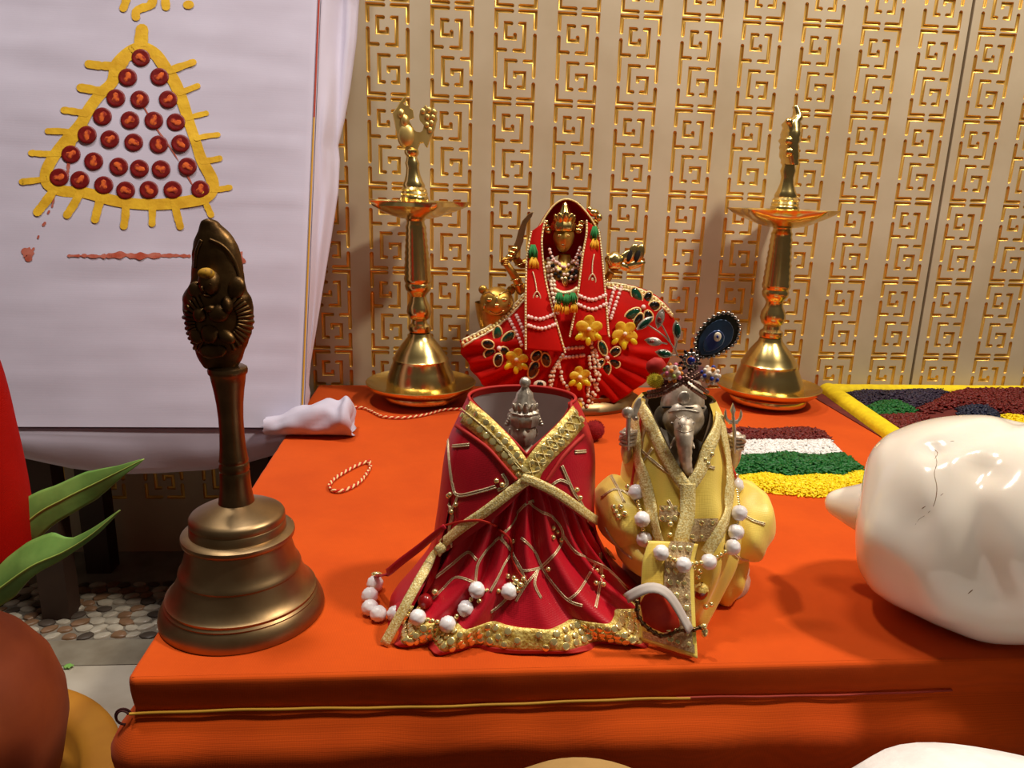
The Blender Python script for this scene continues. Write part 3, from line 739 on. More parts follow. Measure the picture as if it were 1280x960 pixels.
# ------------------------------------------------------------------ cloth bodies shared by the two dressed idols
def pxs(p): return (p-CAM).dot(_f)/FPX
def make_body(secs):
    """secs: (v, u_left, u_right, yc, b, power) top to bottom -> function (theta, t) with theta 0 facing the viewer"""
    T = []
    for v, l, r, yc, b, n in secs:
        A = at(l, v, yc); B = at(r, v, yc); T.append((A.z*0.5+B.z*0.5, (A.x+B.x)/2, (B.x-A.x)/2, yc, b, n, A.z-B.z))
    N = len(T)-1
    S = list(_cr(T, 12))
    def f(th, t, out=0.0):
        k = max(0, min(0.99999, t))*(len(S)-1); i = int(k); fr = k-i
        z, xc, a, yc, b, n, tz = [lerp(p, q, fr) for p, q in zip(S[i], S[i+1])]
        c_, s_ = sin(th), cos(th); e = 2.0/n
        x = math.copysign(abs(c_)**e, c_); y = math.copysign(abs(s_)**e, s_)
        return V((xc + (a+out)*x, yc - (b+out)*y, z))
    def t_of_z(z):
        for i in range(len(S)-1):
            if S[i+1][0] <= z: return (i + (S[i][0]-z)/max(1e-9, S[i][0]-S[i+1][0]))/(len(S)-1)
        return 1.0
    def param(p):
        """(theta, t) of a 3D point near the body"""
        t = t_of_z(p.z); k = min(0.99999, max(0, t))*(len(S)-1); i = int(k); fr = k-i
        z, xc, a, yc, b, n, tz = [lerp(q, r, fr) for q, r in zip(S[i], S[i+1])]
        X = (p.x-xc)/a; Y = -(p.y-yc)/b; e = n/2.0
        return math.atan2(math.copysign(abs(X)**e, X), math.copysign(abs(Y)**e, Y)), t
    return f, t_of_z, param, S
def body_grid(f, th0, th1, nth, t0, t1, nt, fn=None):
    g = G(); rows = []
    for i in range(nt+1):
        row = []
        for j in range(nth+1):
            th = lerp(th0, th1, j/nth); a = t0(th) if callable(t0) else t0; b = t1(th) if callable(t1) else t1
            t = lerp(a, b, i/nt); row.append(fn(th, t, i/nt, j/nth) if fn else f(th, t))
        rows.append(row)
    g.grid(rows); return g
def face_ball(g, c, rx, ry, rz, nu=44, nv=32, rot=None, beard=0):
    bumps = [((0, -1, -.08), .13, .22), ((0, -1, .12), .10, .10), ((.34, -.92, .16), .15, -.10), ((-.34, -.92, .16), .15, -.10), ((.36, -.9, .36), .15, .05), ((-.36, -.9, .36), .15, .05), ((.33, -.92, .15), .08, .07), ((-.33, -.92, .15), .08, .07),
             ((0, -.93, -.37), .10, .09), ((.1, -.92, -.38), .09, .05), ((-.1, -.92, -.38), .09, .05), ((0, -.9, -.50), .10, .05), ((0, -.78, -.68), .2, .10), ((.45, -.8, -.2), .25, .05), ((-.45, -.8, -.2), .25, .05)]
    bl = [(V(d).normalized(), s, a) for d, s, a in bumps]
    def fn(p):
        k = 1.0
        for d, s, a in bl: k += a*math.exp(-((p-d).length/s)**2)
        q = p*k
        if q.z < 0: q.x *= 1+0.22*q.z; q.y *= 1+0.08*q.z
        return q
    return g.ball(c, (rx, ry, rz), nu, nv, rot=rot, fn=fn)
def sweep_trim(g, S, cpts, wpx, lift, step=3.0):
    pa = S.path(cpts, lift, step)
    if len(pa) > 1:
        n = len(pa)
        nn = [sum((pa[k][1] for k in range(max(0, i-3), min(n, i+4))), V())/1.0 for i in range(n)]
        pa = [(p, q.normalized()) for (p, _), q in zip(pa, nn)]
        ws = pxs(pa[0][0])
        ribbon(g, pa, (lambda t: wpx(t)*ws) if callable(wpx) else wpx*ws)
    return pa
def cord(S, pts, rpx, m, par, name='zari_cord', lift=0.0004, twin=True):
    pa = S.path(pts, lift, 3.0)
    if len(pa) < 2: return
    s = pxs(pa[0][0]); q = G(); n = len(pa)
    for sgn in ((-1, 1) if twin else (0,)):
        P = []
        for i, (p, nn) in enumerate(pa):
            t = (pa[min(n-1, i+1)][0]-pa[max(0, i-1)][0]).normalized(); P.append(p + t.cross(nn)*(sgn*rpx*s*0.75))
        q.tube(P, rpx*s*(0.62 if twin else 1), 6)
    return obj(name, q, m, par, ang=0)
g = G(); g.ball((0, 0, 0), (1, 1, .16), 12, 6); sequin_me = mesh('sequin', g, MT['sequin'], ang=0)
g = G()
g.ball((0, 0, 0), 1, 22, 16, fn=lambda p: p*(1+0.035*(1 if (int((math.atan2(p.y, p.x)+PI)/(2*PI)*22) + int((math.asin(max(-1, min(1, p.z)))+PI/2)/PI*16)) % 2 else -1)))
bead_me = mesh('bead', g, MT['pearl'], ang=0)
g = G(); g.ball((0, 0, 0), 1, 12, 8); gold_bead_me = mesh('gold_bead', g, MT['sequin'], ang=0)
def sequins(S, quad_rows, par, rpx, m=sequin_me, lift=0.0003, name='sequin'):
    out = []
    for u, v in quad_rows:
        h = S.hit(u, v, lift)
        if h:
            p, n = h; s = pxs(p); n = (n + V((rnd.uniform(-.25, .25), rnd.uniform(-.25, .25), rnd.uniform(-.25, .25)))).normalized()
            out.append(inst(name, m, p, par, rot=n.to_track_quat('Z', 'Y'), scale=rpx*s*rnd.uniform(.8, 1.15)))
    return out

# ------------------------------------------------------------------ idol in the crimson cape
idol = thing('dressed_idol', 'silver faced idol wrapped in a crimson satin cape with crossed gold trims', 'idol', (0.152, -0.575, H))
secs = [(496, 589, 716, -.562, .026, 2.0), (520, 578, 727, -.563, .031, 2.0), (555, 563, 738, -.565, .036, 2.1), (600, 555, 739, -.567, .040, 2.2), (650, 548, 738, -.569, .043, 2.3), (690, 541, 752, -.574, .046, 2.6), (722, 519, 775, -.579, .049, 3.0), (747, 499, 800, -.583, .050, 3.6), (762, 490, 815, -.585, .048, 4.0)]
rf, rtz, rpar, RS = make_body(secs)
# limits of the cape in (theta, t), read off the front surface
full = body_grid(rf, -PI, PI, 120, 0.0, 1.0, 90); full0 = Surf(full)
def curve_of(pts, S_=full0, par=rpar):
    out = []
    for u, v in dense(pts, 3):
        h = S_.hit(u, v)
        if h: out.append(par(h[0]))
    out.sort(); return out
neck = curve_of([(590,499),(600,510),(622,530),(643,551),(658,567),(664,560),(685,541),(704,522),(712,508)])
low = curve_of([(500,795),(525,752),(545,702),(556,692),(590,668),(625,641),(648,618),(656,608),(662,606),(700,628),(740,660),(775,686),(800,715)])
def tab_at(tab, th):
    return interp(tab, th)[0]
def t_top(th):
    if th < neck[0][0] or th > neck[-1][0]: 
        return 0.0
    return max(0.0, tab_at(neck, th))
def t_bot(th):
    if th < low[0][0]: return lerp(low[0][1], 0.99, min(1, (low[0][0]-th)/0.12))
    if th > low[-1][0]: return lerp(low[-1][1], 0.99, min(1, (th-low[-1][0])/0.12))
    return tab_at(low, th)
def cape_pt(th, t, i, j):
    p = rf(th, t, 0.0022)
    fold = noise.noise(V((th*2.6, t*3.0, 5)))*0.0016*min(1, t*3)
    d = (p - V((0.155, -.566, p.z))).normalized(); return p + d*fold
gc = body_grid(rf, -PI, PI, 200, t_top, t_bot, 60, cape_pt)
# pleated skirt below the cape
def pleat(th, t):
    k = max(0, (t-0.30)/0.70)
    s_ = th/(0.16+0.84*k**0.8)
    w_ = sin(s_*10.5 + 1.1*sin(s_*2.7+.6) + 0.5*noise.noise(V((s_*1.5, t*1.5, 0))))
    w_ = 1-abs(w_)**0.7*1.0 if False else w_*(0.6+0.4*abs(w_))
    return w_*(0.0028+0.0030*k) - 0.0030*(1-k) - 0.001
def skirt_pt(th, t, i, j):
    p = rf(th, t, 0.0); d = V((p.x-0.155, (p.y+.566)*1.6, 0)).normalized()
    low_ = max(0, t-0.9)*10
    return p + d*pleat(th, t) + V((0, 0, low_*0.0022*sin(th*13+1.0)))
gs_ = body_grid(rf, rad(-88), rad(88), 260, 0.27, 1.0, 70, skirt_pt)
sk = obj('pleated_skirt', gs_, MT['redsatin'], idol, ang=0, thick=0.0008)
cp = obj('cape', gc, [MT['redsatin'], MT['lining']], idol, ang=0)
# grey lining inside the open top
gl = body_grid(rf, -PI, PI, 96, lambda th: t_top(th)+0.045, lambda th: max(t_top(th)+0.046, min(0.5, t_top(th)+0.36, t_bot(th)-0.03)), 10, lambda th, t, i, j: rf(th, t, -0.0006))
obj('lining', gl, MT['lining'], cp, ang=0)
gl = body_grid(rf, -PI, PI, 96, lambda th: t_top(th), lambda th: t_top(th)+0.05, 3, lambda th, t, i, j: rf(th, t, -0.0008)); obj('inner_facing', gl, MT['redpipe'], cp, ang=0)
gp = G(); gp.tube([rf(th, t_top(th), 0.0016) for th in [-PI+2*PI*i/160 for i in range(160)]], 0.0011, 8, closed=True); obj('neck_piping', gp, MT['redpipe'], cp, ang=0)
CS = Surf(gc); SS = Surf(gs_); RA = Surf(gc, gs_)
# V trims: gold sequin bands with red edging
for nm, c0 in (('l', [(583,515),(605,533),(628,556),(647,580),(652,590)]), ('r', [(722,520),(704,542),(683,563),(668,582),(662,596)])):
    q = G(); sweep_trim(q, CS, c0, lambda t: 30-6*t, 0.0008); band = obj('sequin_band', q, MT['gold'], cp, ang=0, thick=0.0007)
    off = [(u+(-10 if nm == 'l' else 9), v+16) for u, v in c0]
    if nm == 'l': off = [(572,533),(590,545),(612,562),(632,585),(645,600)]
    else: off = [(728,545),(716,556),(702,572),(690,590),(682,602)]
    e_ = CS.path(off, 0.0010, 3)
    q = G(); q.tube([p for p, n in e_], 0.0014, 6); obj('red_edging', q, MT['redpipe'], cp, ang=0)
    for k in range(2):
        inner_ = [(u + (k-.5)*(8 if nm == 'r' else -8)*0.9, v + (k-.5)*9) for u, v in c0]
        sequins(CS, [p for i, p in enumerate(dense(inner_, 9.5))], band, 4.6, lift=0.0014)
    for sgn in (-1, 1):
        zz = [(u+(6*sgn*(1 if i % 2 else -1)), v + 5*sgn*(1 if i % 2 else -1)) for i, (u, v) in enumerate(dense(c0, 9))]
        cord(CS, zz, 0.9, MT['gold_pale'], band, 'gold_cord', 0.0015, False)
# crossed lower trims
lt = [(660,599),(640,613),(610,637),(580,658),(553,682),(546,692)]
q = G(); sweep_trim(q, CS, lt, 13, 0.0012); obj('gold_braid', q, MT['gold_pale'], cp, ang=0, thick=0.0008)
pts3 = [CS.hit(553, 683, .0012)[0]] + [at(u, v, y) for u, v, y in ((543,694,-.592),(530,715,-.604),(513,745,-.614),(497,775,-.620))] + [on(480, 806, H+0.0012)]
q = G(); nrm = V((-0.25, -0.75, 0.6)).normalized(); pts3 = [V(x) for x in dense([tuple(p) for p in pts3], 0.004)]
ribbon(q, [(p, nrm) for p in pts3], 0.0062); obj('gold_braid', q, MT['gold_pale'], cp, ang=0, thick=0.0009)
rt = [(652,597),(670,603),(700,619),(735,645),(765,668),(778,680)]
q = G(); sweep_trim(q, CS, rt, 12, 0.0018); obj('gold_braid', q, MT['gold_pale'], cp, ang=0, thick=0.0008)
q = G(); sweep_trim(q, RA, [(757,690),(778,708),(800,726),(812,738)], 11, 0.0014); obj('gold_braid', q, MT['gold_pale'], cp, ang=0, thick=0.0008)
# left edge of the flap between braid and table
# hem: gold band with sequins, red border
for nm, a, b, m, lift, th_ in (('hem_band', 0.79, 0.935, 'gold', 0.0009, 0.0006), ('hem_border', 0.935, 1.0, 'redpipe', 0.0008, 0.0012)):
    gh = body_grid(rf, rad(-80), rad(82), 260, a, b, 6, lambda th, t, i, j: skirt_pt(th, t, i, j) + V((rf(th, t).x-0.155, (rf(th, t).y+.566)*1.6, 0)).normalized()*lift)
    hb = obj(nm, gh, MT[m], sk, ang=0, thick=th_)
    if nm == 'hem_band': HS = Surf(gh); hemb = hb
def hem_hit(th, dv):
    e = .004; a = skirt_pt(th, dv, 0, 0); n = (skirt_pt(th+.01, dv, 0, 0)-a).cross(skirt_pt(th, dv+.01, 0, 0)-a).normalized()
    if n.dot(CAM-a) < 0: n = -n
    return a+n*.0017, n
for row, (dv, n) in enumerate(((0.822, 44), (0.862, 44), (0.902, 44))):
    for i in range(n):
        th = rad(lerp(-74, 76, (i+0.5*(row % 2))/n)); p = skirt_pt(th, dv, 0, 0); nn = V((p.x-0.155, (p.y+.58)*2.5, 0.010)).normalized()
        inst('sequin', sequin_me, hem_hit(th, dv)[0], hemb, rot=(hem_hit(th, dv)[1]+V((rnd.uniform(-.15,.15), 0, rnd.uniform(-.1,.2)))).normalized().to_track_quat('Z', 'Y'), scale=rnd.uniform(.0019, .0027))
# zari embroidery on the satin
for pts in ([(560,540),(562,575),(566,605),(573,619),(600,614),(620,608)], [(561,630),(566,645),(562,662),(565,685)], [(566,558),(587,556)], [(702,582),(712,605),(718,618),(724,625)], [(718,565),(732,564)], [(628,592),(634,605),(622,613)]):
    cord(CS, pts, 1.7, MT['cord'], cp)
for pts in ([(545,722),(565,705),(585,690),(596,700)], [(594,728),(597,705),(610,685),(625,672)], [(648,640),(660,628),(668,626)], [(652,672),(668,690),(678,710),(692,730),(710,750),(728,757)], [(672,712),(668,730),(676,748)], [(676,710),(695,690),(704,668),(695,650),(678,640)], [(704,668),(720,690),(745,703),(760,712),(786,738)], [(750,690),(752,715),(748,740),(744,760)], [(613,765),(625,756),(637,745)], [(640,690),(652,712),(658,730)]):
    cord(SS, pts, 1.5, MT['cord'], sk)
for pts in ([(648,640),(640,655),(628,672),(640,690)], [(640,690),(630,705),(622,722),(613,740)], [(672,712),(655,735),(645,752)], [(625,672),(640,690),(652,712),(676,710)], [(710,750),(724,738),(745,703)], [(660,628),(678,640)], [(555,735),(570,722),(594,728)], [(530,760),(545,745),(555,735)]): cord(SS, pts, 1.3, MT['cord'], sk)
for pts in ([(573,619),(568,632),(561,640)], [(712,605),(700,600),(690,606)], [(724,625),(732,640),(735,652)], [(560,540),(566,528),(573,522)]): cord(CS, pts, 1.4, MT['cord'], cp)
for S_, par, pts in ((CS, cp, [(564,618),(571,631),(562,620),(621,601),(628,606),(566,640),(720,612),(724,622)]), (SS, sk, [(690,660),(697,664),(702,674),(746,712),(752,722),(745,728),(754,730),(686,711),(600,752),(640,676),(634,720),(690,672)])):
    for u, v in pts:
        h = S_.hit(u, v, 0.0008)
        if h: inst('gold_bead', gold_bead_me, h[0], par, scale=0.0017)
# the idol itself: one silver body with crown, mostly inside the cape
g = G(); ic = at(654, 541, -.578); ps = pxs(ic)
face_ball(g, ic, 16.5*ps, 15*ps, 22*ps, rot=Matrix.Rotation(rad(-14), 3, 'X'))
rows = []
for z, a, b in ((ic.z-14*ps, .0062, .006), (ic.z-22*ps, .0066, .0062), (ic.z-28*ps, .012, .009), (ic.z-36*ps, .022, .014), (ic.z-60*ps, .024, .016), (ic.z-110*ps, .020, .016), (H+0.03, .026, .022), (H+0.0005, .030, .026)):
    rows.append([V((ic.x + a*cos(2*PI*j/28), -.570 + b*sin(2*PI*j/28), z)) for j in range(28)])
g.grid(rows, cu=True); g.f.append([len(g.v)-28+j for j in range(28)]); g.m.append(0)
for sx in (-1, 1):
    g.ball(ic + V((sx*16.5*ps, 0.002, -1*ps)), (2.6*ps, 3.5*ps, 6*ps), 10, 8)
ib = obj('silver_body', g, MT['silver'], idol, ang=0)
crown_c = at(655, 522, -.576)
q = G(); q.lathe([(18.5*ps, -0.004), (19.5*ps, -0.001), (20*ps, 0.0015), (18*ps, 0.003), (18.6*ps, 0.0045), (15*ps, 0.006), (14.5*ps, 0.010), (11*ps, 0.0125), (10*ps, 0.0160), (6*ps, 0.0185), (4*ps, 0.0205), (3*ps, 0.0215)], crown_c, 32, fn=lambda r, z, a: r*(1+0.06*sin(9*a)))
q.ball(crown_c + V((0, 0, 0.0232)), 7*ps, 16, 12)
crn = obj('silver_crown', q, MT['silver_lt'], idol, ang=40)
for a, l, w_ in ((-90, 15, 4), (-62, 12, 3.4), (-118, 12, 3.4), (-30, 10, 3), (-150, 10, 3)):
    q = G(); a_ = rad(a); d = V((cos(a_), sin(a_), 0)); p = crown_c + d*15.5*ps + V((0, 0, 0.008))
    q.ball(p, (w_*ps, 2.4*ps, l*ps*0.62), 12, 8, rot=Matrix.Rotation(a_+PI/2, 3, 'Z') @ Matrix.Rotation(rad(18), 3, 'X')); obj('crown_leaf', q, MT['silver_lt'], crn, ang=0)
for sx in (-1, 1):
    q = G()
    for k in range(4): q.ball(crown_c + V((sx*(17+k*1.5)*ps, -0.002, 0.001-k*0.0016)), (3.6*ps, 3.4*ps, 2.6*ps), 10, 6)
    obj('crown_tassel', q, MT['silver_lt'], crn, ang=0)
for sx in (-1, 1):
    q = G(); h = Surf(g).hit(654+sx*6.5, 537.5)
    if h:
        q.ball(h[0]+h[1]*0.0001, (2.9*ps, 0.0011, 1.5*ps), 12, 6); obj('eye', q, MT['silver_lt'], ib, ang=0)
q = G(); h = Surf(g).hit(654, 530); q.ball(h[0], (1.2*ps, .0008, 4*ps), 8, 6); obj('forehead_mark', q, MT['silver_lt'], ib, ang=0)

# ------------------------------------------------------------------ garland of white beads lying across the crimson cape
def garland(label, beads, rpx, place, ribbons, par_label, pend):
    t = thing('bead_garland', label, 'garland', place(*beads[0])[0], 'white bead garlands on the idols')
    P = []
    for i, b in enumerate(beads):
        p, n = place(*b); s = pxs(p); r = rpx*s; P.append((p+n*r*0.92, r, n))
        q = Matrix.Rotation(rnd.random()*6, 3, 'Z').to_quaternion(); inst('white_bead', bead_me, p+n*r*0.92, t, rot=q, scale=r)
    for (a, ra, na), (b, rb, nb_) in zip(P, P[1:]):
        gap = (b-a).length - ra - rb
        k = max(1, int(gap/(0.0028))) if gap > 0.0008 else 0
        d = (b-a).normalized()
        for j in range(k):
            inst('gold_bead', gold_bead_me, a + d*(ra + gap*(j+0.5)/k), t, scale=min(0.0016, gap/k*0.55))
    return t, P
def on_red(u, v):
    h = RA.hit(u, v)
    if h and h[0].z > H+0.004: return h
    return on(u, v, H), V((0, 0, 1))
beads = [(469,731),(462.5,746),(462.5,761),(473,768.5),(494,769),(528,778),(556,775),(579,757),(602,741),(632,737.5)]
def pl(u, v):
    if u < 500: return on(u, v+7, H), V((0, 0, 1))
    return on_red(u, v)
gl_t, GP = garland('white bead garland on a red ribbon lying across the hem of the crimson cape', beads, 10.3, pl, None, None, None)
q = G(); rp = [GP[0][0]+V((0, 0.002, 0.004)), at(484,716,-.583), at(500,703,-.588), at(525,684,-.594), at(545,667,-.600), at(556,658,-.604)]
rp = [V(p) for p in dense([tuple(p) for p in rp], 0.004)]; ribbon(q, [(p, V((0.3, -0.7, 0.6)).normalized()) for p in rp], lambda t: 0.0034+0.0016*sin(PI*t)); obj('red_ribbon', q, MT['redsatin'], gl_t, ang=0, thick=0.0005)
rb = [(556,658),(575,652),(600,650),(618,656),(632,668),(640,690),(648,712),(655,722)]
pa = RA.path(rb, 0.0018, 4); q = G(); ribbon(q, pa, 0.0014); obj('red_ribbon', q, MT['thread_r'], gl_t, ang=0, thick=0.0005)
for u, v, r in ((647,727,.0022),(641,731,.002),(652,731,.0022),(649,737,.0020),(656,723,.0016),(645,722,.0016)):
    p, n = on_red(u, v); inst('gold_bead', gold_bead_me, p+n*.0022, gl_t, scale=r)
p, n = on_red(535, 752); q = G(); q.ball(p+n*0.0045, 0.0050, 16, 12); pb = obj('red_bead', q, mat('dark_red_bead', '9A0E14', 0.3, coat=.3), gl_t, ang=0)
inst('gold_bead', gold_bead_me, on_red(547, 741)[0]+n*0.004, gl_t, scale=0.0022)
inst('gold_bead', gold_bead_me, GP[0][0]+V((0.001, 0.003, 0.0055)), gl_t, scale=(0.004, 0.002, 0.0018))

# ------------------------------------------------------------------ elephant-headed idol in yellow
gan = thing('elephant_headed_idol', 'silver elephant headed idol in a yellow robe and peacock feather turban', 'idol', (0.270, -0.562, H))
gsecs = [(497, 806, 890, -.548, .021, 2.0), (515, 795, 896, -.549, .027, 2.0), (550, 790, 902, -.553, .033, 2.1), (590, 782, 908, -.557, .038, 2.2), (630, 783, 912, -.561, .043, 2.3), (670, 790, 910, -.565, .044, 2.4), (710, 800, 895, -.570, .040, 2.4), (745, 808, 880, -.575, .034, 2.2), (768, 814, 874, -.577, .028, 2.2)]
gf, gtz, gpar, GS_ = make_body(gsecs)
gfull = body_grid(gf, -PI, PI, 120, 0, 1, 80); gfs = Surf(gfull)
gneck = curve_of([(808,503),(822,530),(838,562),(852,590),(858,600),(864,590),(876,560),(886,530),(889,512)], gfs, gpar)
def g_top(th):
    if th < gneck[0][0] or th > gneck[-1][0]: return 0.0
    return max(0.0, tab_at(gneck, th))
def rob(th, t, i, j):
    p = gf(th, t, 0.0015); k = noise.noise(V((th*3, t*5, 9)))*0.0026 + 0.0019*sin(th*10+t*11+1.5*sin(t*7))*min(1, t*1.3)
    d = V((p.x-.27, p.y+.56, 0)).normalized(); return p + d*k
gr = body_grid(gf, -PI, PI, 160, g_top, 1.0, 70, rob)
robe = obj('yellow_robe', gr, MT['yellow'], gan, ang=0); GR = Surf(gr)
q = body_grid(gf, -PI, PI, 90, lambda th: g_top(th), lambda th: min(.6, g_top(th)+0.3), 8, lambda th, t, i, j: gf(th, t, -0.0006)); obj('robe_lining', q, mat('dark_robe_lining', '5A4632', .8), robe, ang=0)
# the two knees under the dhoti cloth
knees = []
for (cu_, cv, ru, rv_, dy, Yk, rz, sd) in ((779,642,34,46,.034,-.562,-.38,1), (922,652,38,52,.036,-.556,.34,2), (900,712,26,48,.030,-.562,.30,5), (795,680,26,34,.032,-.572,-.35,6)):
    c = at(cu_, cv, Yk); s = pxs(c); q = G(); rot = Matrix.Rotation(rz, 3, 'Y')
    q.ball(c, (ru*s, dy, rv_*s), 40, 26, rot=rot, fn=lambda p: p*(1+0.07*noise.noise(V((p.x*2.2+sd*3, p.y*2.2, p.z*1.3)))+0.05*sin(4*p.z*2+p.x*5+sd)*max(0, 1-p.z)*0.6))
    q.v = [V((p.x, p.y, max(p.z, H+0.001))) for p in q.v]
    knees.append(q); o = obj('dhoti_fold', q, MT['yellow'], gan, ang=0)
GA = Surf(gr, *knees)
for pts in ([(752,622),(770,612),(790,622),(800,640)], [(757,660),(770,680),(790,698)], [(764,595),(772,610),(780,628)], [(925,640),(940,650),(956,655)], [(915,690),(925,698),(935,700)], [(905,690),(915,672),(930,662)]): cord(GA, pts, 1.4, MT['cord'], gan, 'zari_cord')
for u, v in ((771,640),(776,634),(768,634),(774,646),(781,642)):
    h = GA.hit(u, v, .0005)
    if h: inst('gold_bead', gold_bead_me, h[0], gan, scale=.0022)
# neckline and outer braid
for pts, wd in (([(804,508),(815,533),(830,563),(844,590),(857,610)], 13), ([(895,518),(891,542),(882,568),(871,592),(859,610)], 13)):
    q = G(); sweep_trim(q, GR, pts, wd*1.15, 0.0026); obj('neck_braid', q, MT['gold_pale'], robe, ang=0, thick=0.0008)
for pts, wd in (([(796,514),(798,545),(803,580),(812,620),(822,655),(832,684)], 11), ([(895,520),(901,550),(906,580),(908,612),(903,645),(893,672),(884,690)], 11), ([(858,604),(857,640),(850,668),(846,690)], 15), ([(800,518),(798,530),(796,548)], 9)):
    q = G(); sweep_trim(q, GA, pts, wd*1.3, 0.0030); obj('scarf_braid', q, MT['gold_pale'], robe, ang=0, thick=0.0008)
for u0, v0, u1, v1 in ((826,632,846,652), (858,648,896,676)):
    q = G(); rows = []
    for i in range(8):
        row = []
        for j in range(10):
            h = GA.hit(lerp(u0, u1, j/9), lerp(v0, v1, i/7), .0018)
            row.append(h[0])
        rows.append(row)
    q.grid(rows); pt = obj('brocade_patch', q, MT['brocade'], robe, ang=0)
    sequins(GA, [(lerp(u0, u1, .15+.7*i/2), lerp(v0, v1, .2+.6*j/1)) for i in range(3) for j in range(2)], pt, 3.4, lift=.0022)
for pts in ([(800,560),(812,572),(835,590),(852,598)], [(816,560),(805,575),(800,585)], [(880,560),(888,572),(878,580),(893,585)], [(835,625),(845,640),(858,645)], [(812,525),(806,540),(804,552)]): cord(GR, pts, 1.4, MT['cord'], robe)
for u, v in ((838,668),(845,676),(838,655),(880,575),(884,580),(888,568)):
    h = GA.hit(u, v, .002)
    if h: inst('gold_bead', gold_bead_me, h[0], robe, scale=.0019)
# hanging front panel with brocade
Lp = [at(812,676,-.612), at(804,697,-.617), at(801,745,-.626), on(799,800,H+.003)]; Rp = [at(872,680,-.612), at(867,705,-.618), at(868,752,-.630), on(872,823,H+.003)]
L_ = [V(p) for p in dense([tuple(p) for p in Lp], .004)]; R2 = [V(p) for p in dense([tuple(p) for p in Rp], .004)]
n_ = 26
def at_t(P, t):
    k = t*(len(P)-1); i = min(len(P)-2, int(k)); return P[i].lerp(P[i+1], k-i)
def pan(a, b, t0, t1, lift):
    g = G(); rows = []
    for i in range(n_+1):
        t = lerp(t0, t1, i/n_); l = at_t(L_, t); r = at_t(R2, t)
        rows.append([l.lerp(r, lerp(a, b, j/12)) + V((0, -0.7, 0.7))*(lift + 0.0012*sin(PI*lerp(a, b, j/12))*(1-t)) for j in range(13)])
    g.grid(rows); return g
gpn = pan(0, 1, 0, 1, 0); panel_ = obj('front_panel', gpn, MT['yellow'], gan, ang=0, thick=0.0016)
q = pan(0.42, 0.92, 0.0, 0.95, 0.0014); obj('brocade_strip', q, MT['brocade'], panel_, ang=0); PS = Surf(q)
q = pan(0.05, 0.95, 0.86, 0.95, 0.0013); obj('brocade_strip', q, MT['brocade'], panel_, ang=0)
for i in range(9):
    for j in range(3):
        t = 0.08+0.1*i; l = at_t(L_, t); r = at_t(R2, t); p = l.lerp(r, 0.5+0.16*j) + V((0, -.7, .7))*0.0028
        inst('sequin', sequin_me, p + V((rnd.uniform(-.001,.001), 0, 0)), panel_, rot=V((rnd.uniform(-.3,.3), -.7, .6)).normalized().to_track_quat('Z', 'Y'), scale=rnd.uniform(.0014, .0022))
# silver body: head, trunk, ears, neck, arms as one surface
hc = at(854, 526, -.567); hs = pxs(hc); g = G()
def hfn(p):
    k = 1 + 0.16*math.exp(-((p-V((.45,-.55,.62)).normalized()).length/.38)**2) + 0.16*math.exp(-((p-V((-.45,-.55,.62)).normalized()).length/.38)**2)
    k += -0.10*math.exp(-((p-V((.55,-.8,.05)).normalized()).length/.2)**2) - 0.10*math.exp(-((p-V((-.55,-.8,.05)).normalized()).length/.2)**2)
    k += 0.22*math.exp(-((p-V((0,-.95,-.35)).normalized()).length/.36)**2)
    q = p*k
    if q.z < 0: q.x *= 1+0.3*q.z
    return q
g.ball(hc, (26*hs, 21*hs, 28*hs), 36, 26, fn=hfn)
tr = [(855,530,-.578,12.5),(855,542,-.586,11.5),(855.5,552,-.590,10),(856,564,-.591,8.6),(857,576,-.591,7.4),(859,586,-.590,6.4),(863,592,-.590,5.6),(867,589,-.591,4.6)]
tp = list(_cr([(*at(u, v, y), r*hs) for u, v, y, r in tr], 6)); N_ = len(tp)
g.tube([V(p[:3]) for p in tp], lambda t: tp[min(N_-1, int(round(t*(N_-1))))][3]*(1+0.035*sin(t*60)), 18)
for sx in (-1, 1):
    ear = at(853+sx*24, 522, -.553); g.ball(ear, (12*hs, 3*hs, 17*hs), 20, 12, rot=Matrix.Rotation(sx*rad(24), 3, 'Z'), fn=lambda p: V((p.x, p.y+0.5*p.x*p.x*(1), p.z)))
    g.tube([at(853+sx*9, 548, -.580), at(853+sx*13, 555, -.587), at(853+sx*15, 560, -.592)], lambda t: 2.2*hs*(1-.6*t), 10)
rows = []
for z, a, b in ((hc.z-16*hs, .011, .010), (hc.z-30*hs, .013, .012), (hc.z-40*hs, .022, .014), (hc.z-70*hs, .024, .018), (H+.05, .026, .02), (H+.02, .030, .022), (H+0.0006, .032, .024)):
    rows.append([V((hc.x + a*cos(2*PI*j/28), -.556 + b*sin(2*PI*j/28), z)) for j in range(28)])
g.grid(rows, cu=True); g.f.append([len(g.v)-28+j for j in range(28)]); g.m.append(0)
for pts in ([(800,585,-.552,8.5),(788,578,-.556,8),(783,566,-.562,7.2),(784,556,-.566,7.0),(785,548,-.567,8.5)], [(905,590,-.548,8.5),(914,580,-.552,8),(919,570,-.557,7.2),(920,560,-.560,7.0),(919,552,-.561,8.5)]):
    tp2 = list(_cr([(*at(u, v, y), r*hs) for u, v, y, r in pts], 5)); n2 = len(tp2); g.tube([V(p[:3]) for p in tp2], lambda t: tp2[min(n2-1, int(round(t*(n2-1))))][3], 14)
GB = Surf(g)
gb = obj('silver_body', g, MT['silver'], gan, ang=0)
